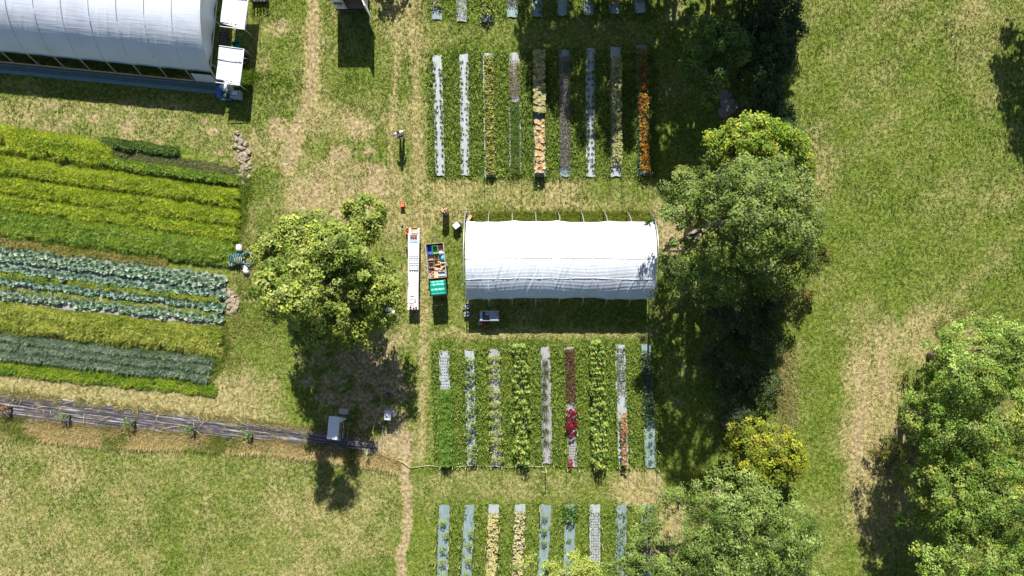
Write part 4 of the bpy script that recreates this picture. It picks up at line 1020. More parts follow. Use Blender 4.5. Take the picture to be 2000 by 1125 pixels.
def plant_mesh(kind, k, pal):
    """one plant about its own foot"""
    global RNG
    sv = RNG; RNG = np.random.default_rng(300 + k)
    if kind == "seedling":      # small rosette
        n = 16; a = RNG.uniform(0, 6.28, n); r = RNG.uniform(.02, .13, n)
        P = np.stack([np.cos(a) * r, np.sin(a) * r, .07 + .12 * RNG.random(n)], 1)
        Nn = nrm(np.stack([np.cos(a) * .5, np.sin(a) * .5, .7 + 0 * a], 1) + RNG.normal(0, .25, (n, 3))); L = RNG.uniform(.09, .15, n)
        me = leaf_mesh(kind, P, Nn, L, L * .5, pick(pal, n), M['leaf'], .12)
    elif kind == "bushy_plant":
        n = 70; d = nrm(RNG.normal(size=(n, 3)) + [0, 0, .5]); P = d * (RNG.random(n) ** .4)[:, None] * np.array([.27, .27, .24]) + [0, 0, .26]; P[:, 2] = np.maximum(P[:, 2], .05)
        L = RNG.uniform(.10, .18, n); me = leaf_mesh(kind, P, nrm(d * .5 + [0, 0, .6] + RNG.normal(0, .3, (n, 3))), L, L * .4, pick(pal, n), M['leaf'], .12)
    elif kind == "grass_plant":
        n = 12; P = np.zeros((n, 3)); P[:, :2] = RNG.normal(0, .05, (n, 2)); P[:, 2] = .04
        V, F, C = blade_arrays(P, 6, .34, .022, (.1, 1.3), .05, pick(pal, n)); me = np_mesh(kind, V, F, M['leaf'], C)
    elif kind == "sunflower_plant":   # tall stem with big leaves in tiers
        Ps = []; Ns = []; Ls = []
        for i in range(34):
            z = .15 + 1.15 * (i / 34) ** .9 + RNG.normal(0, .04); a = i * 2.4 + RNG.normal(0, .3); L = (.30 if i < 24 else .20) * RNG.uniform(.75, 1.2); r = L * .55 + .03
            Ps.append((math.cos(a) * r, math.sin(a) * r, z - .05 * r)); Ns.append((math.cos(a) * .55, math.sin(a) * .55, .8)); Ls.append(L)
        Ps = np.array(Ps); Ns = nrm(np.array(Ns)); Ls = np.array(Ls)
        rad = nrm(Ps * np.array([1, 1, 0])); t = nrm(rad - Ns * (rad * Ns).sum(1, keepdims=True)); b = np.cross(Ns, t); w = (Ls * .5)[:, None]; l = Ls[:, None]
        V = np.stack([Ps - t * l * .5, Ps + b * w * .5, Ps + t * l * .5 - Ns * l * .12, Ps - b * w * .5], 1).reshape(-1, 3)
        C = np.repeat(pick(pal, 34, .16), 4, 0); F = np.arange(136).reshape(-1, 4)
        me = np_mesh(kind, V, F, M['leaf'], C)
    RNG = sv
    return me
PL = {
 'seed_dark': [plant_mesh("seedling", k, [lin(84, 112, 52), lin(58, 84, 48), lin(120, 142, 66)]) for k in range(4)],
 'bush_lime': [plant_mesh("bushy_plant", 20 + k, [lin(160, 180, 74), lin(128, 154, 60), lin(184, 194, 110)]) for k in range(4)],
 'bush_olive': [plant_mesh("bushy_plant", 30 + k, [lin(132, 158, 74), lin(100, 130, 60), lin(160, 176, 100)]) for k in range(4)],
 'grassy': [plant_mesh("grass_plant", 40 + k, [lin(116, 132, 78), lin(150, 156, 108), lin(92, 112, 64)]) for k in range(4)],
 'tall': [plant_mesh("sunflower_plant", 50 + k, [lin(132, 168, 62), lin(100, 140, 46), lin(164, 188, 88), lin(184, 186, 92)]) for k in range(5)],
 'vine': [plant_mesh("bushy_plant", 60 + k, [lin(92, 132, 70), lin(70, 108, 56), lin(120, 156, 88)]) for k in range(4)],
}
def plants(name, pk, b, t0, t1, step, label, grp, us=(0,), scale=(.85, 1.15), skip=.05, jit=.06, cat="plant"):
    n = max(1, int(abs(b[3] - b[1]) * (t1 - t0) / step))
    for li, u in enumerate(us):
        cnt = 0; line = "" if len(us) == 1 else [" the track-side line,", " the hedge-side line,"][li] if len(us) == 2 else [" the track-side line,", " the middle line,", " the hedge-side line,"][li]
        for i in range(n):
            if RNG.random() < skip: continue
            px, py = bed_xy(b, t0 + (t1 - t0) * (i + .5 + RNG.normal(0, .10)) / n, u + RNG.normal(0, jit))
            if py < -25 or py > 1140: continue
            o = link(name, PL[pk][RNG.integers(0, len(PL[pk]))], None, g(px, py, .04), RNG.uniform(0, 6.28)); s = RNG.uniform(*scale); o.scale = (s, s, s)
            cnt += 1; what, bed = label
            tag(o, f"{what}, {ordw(cnt)} down{line} {bed}" if line else f"{what}, {ordw(cnt)} from the top of the {bed}", cat, grp)
Y_FOL = [lin(192, 190, 92), lin(158, 168, 66), lin(206, 200, 124), lin(134, 150, 56)]
CRM = [lin(216, 206, 150), lin(196, 190, 128), lin(172, 172, 100), lin(226, 214, 170)]
MAU = [lin(150, 138, 118), lin(128, 118, 98), lin(170, 158, 140), lin(112, 112, 80)]
PGR = [lin(168, 174, 108), lin(140, 152, 84), lin(190, 188, 132), lin(120, 136, 70)]
DILL = [lin(126, 168, 54), lin(158, 194, 84), lin(98, 142, 44)]
GRN = [lin(104, 136, 50), lin(80, 112, 40), lin(136, 158, 70)]

U = BEDS['up']; Mi = BEDS['mid']; Lo = BEDS['low']; To = BEDS['top']
# upper block
bed_fabric(U[0], M['fabric'], "pale cover with two lines of seedlings, nearest the track in the upper block", seed=1)
plants("seedling", 'seed_dark', U[0], .09, .98, 10.5, ("small dark seedling", "upper block's first bed"), "seedlings on the upper block's first cover", (-.30, .28), (.6, 1.0))
bed_fabric(U[1], M['fabric'], "pale cover with small seedlings, second from the track in the upper block", seed=2)
plants("seedling", 'seed_dark', U[1], .05, .98, 10.0, ("tiny dark seedling", "upper block's second bed"), "seedlings on the upper block's second cover", (-.24, .22), (.45, .8))
bed_fabric(U[2], M['fabric'], "pale cover edging out under the upper block's yellow-leaved bed", seed=3)
mass("yellow_foliage", "bed grown shut with yellow-green leaves in the upper block", U[2], .03, .99, 3600, .42, Y_FOL, .15, u=(-.36, .5), cat="crop", gap=.27, seed=1)
bed_fabric(U[3], M['fabric_grey'], "dark netted cover at the top of the upper block's fourth bed", 0, .40, holes=(5, 5.0, .06, .36), seed=4)
bed_fabric(U[3], M['fabric'], "thin pale edge strip on the track side of the grassy fourth bed", .40, .96, -.56, -.42, seed=5)
bed_fabric(U[3], M['fabric'], "thin pale edge strip on the hedge side of the grassy fourth bed", .40, .96, .42, .56, seed=6)
mass("seed_heads", "thin brownish growth in the netted top of the fourth bed", U[3], .10, .36, 650, .4, [lin(150, 142, 80), lin(120, 122, 70), lin(176, 164, 96)], .12, "blade", cat="crop", gap=.34, seed=2)
mass("green_growth", "green grassy growth filling the fourth bed's lower part", U[3], .41, .98, 1700, .35, GRN, .13, "blade", cat="crop", u=(-.4, .4), gap=.25, seed=3)
bed_fabric(U[4], M['fabric_blue'], "cover glimpsed between the cream and peach flowers", seed=7)
mass("cream_flowers", "cream blossom filling the top half of the upper block's fifth bed", U[4], .02, .51, 1700, .5, PGR, .13, "leaf", flower=CRM, nf=1100, fsize=.075, gap=.24, u=(-.52, .52), seed=4)
mass("peach_flowers", "peach and cream blossoms at the lower end of the fifth bed", U[4], .57, .98, 700, .6, [lin(120, 134, 70), lin(150, 150, 90)], .11, "leaf", flower=[lin(236, 208, 152), lin(226, 184, 124), lin(246, 228, 186), lin(206, 160, 104)], nf=420, fsize=.085, gap=.24, u=(-.42, .42), seed=5)
bed_fabric(U[5], M['fabric_blue'], "cover under the mauve-grey sixth bed of the upper block", seed=8)
mass("mauve_foliage", "mauve-grey dry foliage along the upper block's sixth bed", U[5], .06, .93, 5200, .38, MAU, .08, "leaf", gap=.18, asp=.5, cat="crop", seed=6)
bed_fabric(U[6], M['fabric'], "pale cover with paired plants, seventh in the upper block", seed=9)
plants("seedling", 'seed_dark', U[6], .08, .98, 11, ("dark seedling", "upper block's seventh bed"), "seedlings on the upper block's seventh cover", (-.25, .25), (.65, 1.0))
bed_fabric(U[7], M['fabric'], "cover under the pale green flowers of the eighth upper bed", seed=10)
mass("pale_flowers", "pale green and cream flowers in the upper block's eighth bed", U[7], .09, .92, 2500, .42, PGR, .11, "leaf", flower=[lin(196, 194, 130), lin(176, 178, 110)], nf=480, fsize=.055, gap=.28, seed=7)
bed_fabric(U[8], M['fabric_dark'], "dark cover under the orange flowers beside the hedge", seed=11)
mass("orange_flowers", "bright orange marigolds in the bed beside the hedge's shade", U[8], .04, .99, 2100, .55, GRN, .13, "leaf", flower=[lin(208, 146, 34, .42), lin(186, 112, 26, .42), lin(222, 170, 54, .45), lin(140, 82, 28, .4)], nf=520, fsize=.062, gap=.25, u=(-.5, .45), seed=8)
mass("green_growth", "green leaves edging the orange flower bed on the hedge side", U[8], .35, .99, 700, .3, GRN, .14, "leaf", u=(.42, .95), cat="crop", gap=.3, seed=9)
# top block, cut by the frame
for i, b in enumerate(To):
    bed_fabric(b, M['fabric_blue'] if i in (0, 3, 4, 5, 6, 7) else M['fabric'], ["first", "second", "third", "fourth", "fifth", "sixth", "seventh", "eighth", "ninth"][i] + " cover from the track in the bed row cut by the upper edge", seed=20 + i)
mass("yellow_foliage", "yellowish growth on the first bed cut by the upper edge", To[0], 0, .82, 900, .4, Y_FOL, .12, gap=.3, cat="crop", seed=1)
mass("seed_heads", "thin greyish stems on the second bed cut by the upper edge", To[1], 0, .9, 500, .5, PGR, .14, "blade", gap=.35, cat="crop", seed=2)
mass("leafy_growth", "leafy green growth on the third bed cut by the upper edge", To[2], 0, .93, 900, .7, [lin(150, 172, 60), lin(112, 144, 46), lin(180, 190, 90)], .19, gap=.3, cat="crop", u=(-.6, .6), seed=3)
mass("mauve_foliage", "brownish seedlings on the fourth bed cut by the upper edge", To[3], 0, .78, 1500, .3, MAU, .08, gap=.2, cat="crop", seed=4)
plants("seedling", 'seed_dark', To[4], .3, .95, 11, ("shaded seedling", "fifth topmost bed"), "shaded seedlings of the fifth top bed", (-.22, .22), (.9, 1.2))
mass("leafy_growth", "shaded green growth on the seventh bed cut by the upper edge", To[6], 0, .8, 500, .4, GRN, .14, gap=.3, cat="crop", seed=5)
mass("orange_flowers", "yellow-orange flowers on the eighth bed cut by the upper edge", To[7], 0, .84, 500, .5, GRN, .12, flower=[lin(226, 160, 40), lin(206, 130, 30)], nf=240, fsize=.06, gap=.28, seed=6)
mass("mauve_foliage", "mauve-grey foliage on the ninth bed cut by the upper edge", To[8], 0, .8, 1200, .3, MAU, .08, gap=.2, cat="crop", seed=7)
# middle block below the tunnel
bed_fabric(Mi[0], M['fabric'], "pale cover with a fine grid of holes, above the feathery dill", 0, .36, holes=(5, 5.2, .05, .35), seed=30)
mass("dill", "bright feathery green dill below the hole-grid cover", Mi[0], .33, .985, 3400, .65, DILL, .17, "blade", cat="crop", u=(-.62, .62), gap=.22, seed=10)
bed_fabric(Mi[1], M['fabric'], "pale cover with bushy plants in one line, second of the middle block", seed=31)
plants("bushy_plant", 'bush_olive', Mi[1], .05, .97, 19.5, ("round olive plant", "middle block's second bed"), "plants on the second middle-block cover", (.0,), (1.15, 1.6), jit=.12)
bed_fabric(Mi[2], M['fabric_grey'], "greyish cover with staggered lime plants, third of the middle block", seed=32)
plants("bushy_plant", 'bush_lime', Mi[2], .04, .98, 17.5, ("lime-green plant", "middle block's third bed"), "plants on the third middle-block cover", (-.30, .24), (.85, 1.2), jit=.09)
bed_fabric(Mi[3], M['fabric_grey'], "cover hidden under tall leafy plants, fourth of the middle block", seed=33)
plants("sunflower_plant", 'tall', Mi[3], .0, 1.0, 9.5, ("tall leafy plant", "fourth bed below the tunnel"), "tall leafy plants of the fourth middle-block bed", (-.36, 0, .34), (.6, .95), jit=.14)
bed_fabric(Mi[4], M['fabric_grey'], "dusty grey cover with grassy tufts, fifth of the middle block", seed=34)
plants("grass_plant", 'grassy', Mi[4], .08, .97, 21, ("grey-green grassy tuft", "middle block's fifth bed"), "tufts on the fifth middle-block cover", (-.08,), (1.2, 1.7), jit=.1)
bed_fabric(Mi[5], M['fabric_grey'], "hole-grid cover under the brown and red sixth middle bed", holes=(5, 5.2, .72, .97), seed=35)
mass("brown_seedlings", "dense brown seedlings above the red flowers", Mi[5], .02, .46, 2600, .22, [lin(118, 86, 52), lin(92, 66, 42), lin(146, 112, 66), lin(106, 92, 46)], .09, cat="crop", gap=.18, seed=11)
mass("red_flowers", "crimson flowers half way down the sixth middle bed", Mi[5], .515, .73, 200, .4, [lin(120, 60, 50), lin(90, 70, 46)], .11, flower=[lin(160, 20, 50, .32), lin(120, 16, 40, .32), lin(180, 40, 64, .36)], nf=105, fsize=.085, gap=.34, u=(-.55, .5), seed=12)
mass("red_flowers", "small tuft of dull red leaves at the sixth middle bed's foot", Mi[5], .93, .985, 60, .25, [lin(140, 60, 60), lin(110, 70, 56)], .1, flower=[lin(170, 40, 56)], nf=14, fsize=.05, gap=.2, u=(-.5, 0), seed=13)
bed_fabric(Mi[6], M['fabric_grey'], "cover hidden under tall sunflower plants, seventh of the middle block", seed=36)
plants("sunflower_plant", 'tall', Mi[6], .0, 1.0, 9.5, ("tall sunflower", "seventh bed below the tunnel"), "tall plants of the seventh middle-block bed", (-.32, 0, .36), (.65, 1.05), jit=.14)
bed_fabric(Mi[7], M['fabric'], "pale cover with seedlings above, peach flowers below, eighth of the middle block", holes=(5, 5.0, .03, .42), seed=37)
mass("seedling_grid", "grid of tiny olive seedlings at the top of the eighth middle bed", Mi[7], .03, .42, 900, .08, [lin(104, 116, 56), lin(128, 132, 74), lin(84, 90, 50)], .065, cat="crop", u=(-.42, .3), gap=.33, seed=14)
mass("peach_flowers", "orange and peach blossoms at the eighth middle bed's lower end", Mi[7], .56, .985, 420, .5, [lin(110, 126, 60), lin(140, 140, 84)], .11, flower=[lin(214, 176, 116, .42), lin(196, 142, 92, .4), lin(232, 204, 152, .46), lin(166, 108, 72, .38)], nf=130, fsize=.08, gap=.30, u=(-.3, .3), seed=15)
bed_fabric(Mi[8], M['fabric_blue'], "blue-green cover along the hedge's shade, ninth of the middle block", seed=38)
mass("leafy_growth", "shaded dark green growth filling the ninth middle bed's top", Mi[8], .05, .62, 1500, .45, [lin(88, 120, 70), lin(70, 100, 58), lin(116, 140, 86)], .14, cat="crop", gap=.28, seed=16)
plants("bushy_plant", 'vine', Mi[8], .62, .97, 15, ("small green plant", "middle block's ninth, blue-green bed"), "plants on the ninth middle-block cover", (-.02,), (.5, .7))
# lower block
bed_fabric(Lo[0], M['fabric_blue'], "blue-grey cover with sparse plants nearest the track in the lowest block", seed=40)
plants("bushy_plant", 'bush_lime', Lo[0], .08, .98, 23, ("sparse lime plant", "lowest block's first bed"), "plants on the lowest block's first cover", (.05,), (.85, 1.15), jit=.12)
bed_fabric(Lo[1], M['fabric_blue'], "blue-grey cover with few plants, second of the lowest block", seed=41)
plants("bushy_plant", 'bush_lime', Lo[1], .2, .98, 24, ("sparse lime plant", "lowest block's second bed"), "plants on the lowest block's second cover", (.1,), (.8, 1.1), jit=.1)
bed_fabric(Lo[2], M['fabric'], "cover edging out under the third, cream-flowered bed of the lowest block", seed=42)
mass("cream_flowers", "cream and yellow flowers filling the lowest block's third bed", Lo[2], .07, .99, 2400, .35, Y_FOL, .11, flower=[lin(226, 214, 160), lin(208, 196, 120)], nf=600, fsize=.055, gap=.24, seed=17)
bed_fabric(Lo[3], M['fabric'], "cover edging out under the fourth, cream-flowered bed of the lowest block", seed=43)
mass("cream_flowers", "cream flowers and pale leaves filling the lowest block's fourth bed", Lo[3], .05, .99, 2400, .35, PGR, .11, flower=[lin(230, 216, 168), lin(206, 196, 130)], nf=520, fsize=.055, gap=.26, seed=18)
bed_fabric(Lo[4], M['fabric_blue'], "blue-grey cover with a leafy few at its head, fifth of the lowest block", seed=44)
plants("bushy_plant", 'bush_olive', Lo[4], .06, .55, 24, ("olive plant", "lowest block's fifth bed"), "plants on the lowest block's fifth cover", (-.05,), (.8, 1.05))
bed_fabric(Lo[5], M['fabric_blue'], "blue-grey cover with a dense clump at its head, sixth of the lowest block", seed=45)
mass("leafy_clump", "dense dark green clump at the head of the lowest block's sixth bed", Lo[5], .0, .15, 330, .5, [lin(96, 136, 50), lin(72, 108, 40), lin(126, 160, 70)], .17, cat="plant", u=(-.7, .7), gap=.22, seed=19)
plants("bushy_plant", 'bush_olive', Lo[5], .17, .6, 22, ("olive plant below the clump", "lowest block's sixth bed"), "plants on the lowest block's sixth cover", (0,), (.5, .7))
bed_fabric(Lo[6], M['fabric'], "pale cover pricked with a full grid of holes, seventh of the lowest block", holes=(5, 5.2, .07, .98), seed=46)
mass("seedling_grid", "grid of tiny brown-green seedlings on the seventh lowest cover", Lo[6], .07, .99, 500, .08, [lin(104, 104, 60), lin(128, 120, 80)], .06, cat="crop", u=(-.42, .42), gap=.3, seed=20)
bed_fabric(Lo[7], M['fabric_blue'], "blue-grey cover with leafy seedlings, eighth of the lowest block", seed=47)
mass("seedling_grid", "green leafy seedlings on the eighth lowest cover", Lo[7], .07, .6, 560, .16, GRN, .1, cat="crop", u=(-.5, .4), gap=.36, seed=21)
bed_fabric(Lo[8], M['fabric_blue'], "blue-grey cover running under the feathery tree, ninth of the lowest block", holes=(4, 6, .07, .6), seed=48)
mass("seedling_grid", "small green seedlings on the ninth lowest cover", Lo[8], .07, .6, 420, .12, GRN, .09, cat="crop", u=(-.42, .42), gap=.36, seed=22)
def edge_weeds(blk, where, n, seed, gapv):
    """clover and weeds creeping over the bed edges and filling the alleys"""
    bs = BEDS[blk]; k = RNG.integers(0, len(bs), n)
    A = np.array(bs, float)[k]; t = RNG.uniform(-.02, 1.02, n); side = RNG.choice([-1, 1], n)
    off = np.where(RNG.random(n) < .45, RNG.normal(.47, .13, n), RNG.uniform(.45, 1.25, n)) * side
    px = A[:, 0] + (A[:, 2] - A[:, 0]) * t + off * A[:, 4]; py = A[:, 1] + (A[:, 3] - A[:, 1]) * t
    nz = fbm(px, py, 13, seed); ok = (nz > gapv + .17 * (np.abs(off) < .48)) & (py < 1150) & (py > -30)
    px, py, nz = px[ok], py[ok], nz[ok]; n = len(px)
    P = np.stack([(px - 1000) / 30, (562.5 - py) / 30, .05 + .16 * RNG.random(n) * (.3 + nz)], 1)
    c = pick([lin(116, 150, 40), lin(86, 124, 30), lin(150, 176, 66), lin(170, 180, 84), lin(72, 104, 30)], n, .16)
    L = RNG.uniform(.06, .15, n)
    tag(link("bed_weeds", leaf_mesh("bed_weeds", P, nrm(RNG.normal(0, .42, (n, 3)) + [0, 0, .8]), L, L * .6, c, M['leaf'], .12)), f"clover and weeds crowding the bed edges in the {where}", "weeds", None, "stuff")
edge_weeds('up', "upper block", 17000, 3, .34); edge_weeds('mid', "middle block", 19000, 5, .33); edge_weeds('low', "lowest block", 8000, 1, .42); edge_weeds('top', "row cut by the upper edge", 5000, 2, .36)
# shaded cover along the greenhouse's foot
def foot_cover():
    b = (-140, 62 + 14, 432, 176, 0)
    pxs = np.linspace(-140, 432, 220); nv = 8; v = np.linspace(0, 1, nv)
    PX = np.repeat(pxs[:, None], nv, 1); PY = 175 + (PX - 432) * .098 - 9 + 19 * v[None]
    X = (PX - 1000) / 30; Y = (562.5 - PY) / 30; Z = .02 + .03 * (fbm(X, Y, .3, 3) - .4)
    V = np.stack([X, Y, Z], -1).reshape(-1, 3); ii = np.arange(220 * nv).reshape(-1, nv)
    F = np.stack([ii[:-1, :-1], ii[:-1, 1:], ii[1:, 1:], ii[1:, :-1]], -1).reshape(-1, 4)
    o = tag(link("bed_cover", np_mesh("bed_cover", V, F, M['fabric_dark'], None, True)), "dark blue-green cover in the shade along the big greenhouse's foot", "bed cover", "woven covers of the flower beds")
    mb = MB()
    for px in np.arange(-30, 428, 4.2):
        for r in (6, 10):
            x, y, _ = g(px, 175 + (px - 432) * .098 - 9 + r); mb.add([(x - .035, y - .03, .06), (x + .035, y - .03, .06), (x + .035, y + .03, .06), (x - .035, y + .03, .06)], [(0, 1, 2, 3)])
    h = mb.build("planting_holes", M['hole'], o); h["kind"] = "stuff"
foot_cover()

# ------------------------------------------------------------------ stakes at the bed ends
STK = {h: MB().tube([(0, 0, -.05), (.01, .008, h * .5), (0, 0, h)], [.017, .015, .013], 6).mesh("stake", M['bamboo'], True) for h in (1.0, 1.45, 1.2)}
def stake(px, py, h, label, grp, lean=.04):
    o = link("stake", STK[h], None, g(px, py)); o.rotation_euler = (RNG.normal(0, lean), RNG.normal(0, lean), RNG.uniform(0, 6))
    tag(o, label, "stake", grp)
SD = {-1: "track side", 1: "hedge side"}
for i in (0, 2, 3, 4, 5, 7, 8):
    for k in (-1, 1): stake(*bed_xy(U[i], 1.005, k * .55), 1.45, f"tall bamboo stake at the lower end of the upper block's {ordw(i + 1)} bed, {SD[k]}", "stakes at the upper block's lower ends")
for i in range(9):
    for k in (-1, 1): stake(*bed_xy(Mi[i], 1.0, k * .55), 1.0, f"bamboo stake at the lower end of the middle block's {ordw(i + 1)} bed, {SD[k]}", "stakes at the middle block's lower ends")
for i in (0, 1, 2, 5, 7, 8):
    for q, t in enumerate((.55, .70, .85)):
        for k in (-1, 1): stake(*bed_xy(Mi[i], t, k * .62), 1.0, f"{['upper', 'middle', 'lower'][q]} bamboo stake along the middle block's {ordw(i + 1)} bed, {SD[k]}", "stakes along the middle block's beds", .07)
for i in (0, 1, 2, 3, 6):
    for q, t in enumerate((.2, .38, .56)):
        for k in (-1, 1): stake(*bed_xy(Lo[i], t, k * .6), 1.0, f"{['upper', 'middle', 'lower'][q]} bamboo stake along the lowest block's {ordw(i + 1)} bed, {SD[k]}", "stakes along the lowest block's beds", .07)
MB().tube([(0, 0, -.1), (0, 0, 1.45)], .028, 8).build("post_pole", M['pine'], p_ := empty("tap_post", g(1065, 911)), True)
MB().tube([(0, 0, 1.43), (-.14, .03, 1.5), (-.34, .05, 1.42)], .02, 6).build("bent_arm", M['pipe'], p_, True)
tag(p_, "lone pale post with bent arm at the hose's end", "post")
p2 = empty("marker_post", g(1053.5, 988)); MB().tube([(0, 0, -.1), (0, 0, 1.2)], .025, 8).build("shaft", M['pine'], p2, True); MB().box((0, 0, 1.22), (.07, .07, .05)).build("cap", M['orange'], p2)
tag(p2, "lone wooden post at the head of the lowest block's fifth bed", "post")

# ------------------------------------------------------------------ vehicles and farm gear
def truck():
    x0, x1, y0, L = -11.35, -9.28, 18.0, 4.2
    w = x1 - x0; cx = (x0 + x1) / 2
    r = empty("box_truck", (cx, y0, 0)); tag(r, "white box truck backed up with one rear door swung open", "truck")
    zf, zt = .55, 2.95
    MB().box((0, L / 2, zf - .06), (w, L, .12)).build("floor_deck", M['wood'], r)
    for s in (-1, 1): MB().box((s * (w / 2 - .03), L / 2, (zf + zt) / 2), (.06, L, zt - zf)).build("side_panel", M['van_white'], r, bevel=.012)
    MB().box((0, L / 2, zt + .03), (w, L, .06)).build("roof", M['van_white'], r, bevel=.02)
    MB().box((0, L - .03, (zf + zt) / 2), (w - .13, .06, zt - zf)).build("front_panel", M['van_white'], r)
    for s in (-1, 1): MB().box((s * (w / 2 - .04), -.012, (zf + zt) / 2), (.08, .024, zt - zf)).build("rear_post", M['steel'], r)
    d = MB().box((-w / 2 + .40, -.05, (zf + zt) / 2), (.74, .05, zt - zf - .06)).build("rear_door", M['van_white'], r, bevel=.01)
    MB().box((-w / 2 + .38, -.079, 1.45), (.52, .006, .40)).build("emblem_panel", M['black_metal'], d)
    MB().tube([(-w / 2 + .38 + .15 * math.cos(a), -.086, 1.45 + .09 * math.sin(a)) for a in np.linspace(0, 2 * math.pi, 20)], .014, 5, False).build("emblem_ring", M['steel'], d)
    MB().box((-w / 2 + .40, -.079, 1.08), (.34, .006, .06)).build("plate_line", M['black_metal'], d)
    MB().tube([(-w / 2 + .72, -.10, .7), (-w / 2 + .72, -.10, 2.8)], .016, 6).build("lock_bar", M['steel'], d, True)
    a = R(-68)
    o = empty("hinge", (0, 0, 0)); bpy.data.objects.remove(o)
    hx, hy = w / 2 - .01, -.04
    c = (hx + .42 * math.cos(a), hy + .42 * math.sin(a), (zf + zt) / 2)
    d2 = MB().box(c, (.86, .05, zt - zf - .06), a).build("rear_door", M['van_white'], r, bevel=.01); d2["label"] = "open rear door"
    MB().tube([(hx + .74 * math.cos(a) - .05, hy + .74 * math.sin(a), .7), (hx + .74 * math.cos(a) - .05, hy + .74 * math.sin(a), 2.8)], .016, 6).build("lock_bar", M['steel'], d2, True)
    MB().box((0, -.06, zf - .10), (w, .10, .10)).build("rear_bumper", M['black_metal'], r)
    MB().box((0, L + .95, 1.15), (1.95, 1.75, 1.5), top=.9).build("cab", M['van_white'], r, bevel=.12)
    MB().box((0, L + 1.80, 1.35), (1.6, .05, .6), rx=R(-12)).build("windscreen", M['glass'], r)
    for s in (-1, 1):
        for y in (.9, L + 1.0):
            t = MB(); t.tube([(s * (w / 2 - .28), y, .38), (s * (w / 2 - .02), y, .38)], .38, 18); wh = t.build("wheel", M['dark'], r, True)
            MB().tube([(s * (w / 2 - .03), y, .38), (s * (w / 2 + .005), y, .38)], .2, 14).build("rim", M['steel'], wh)
    for s in (-1, 1): MB().box((s * .85, -.12, .47), (.16, .03, .09)).build("tail_lamp", M['red'], r)
    # load: a shelf with stacked trays can just be made out in the dark box
    MB().box((-.2, 2.2, 1.3), (1.4, 1.4, .05)).build("shelf", M['steel'], r)
truck()

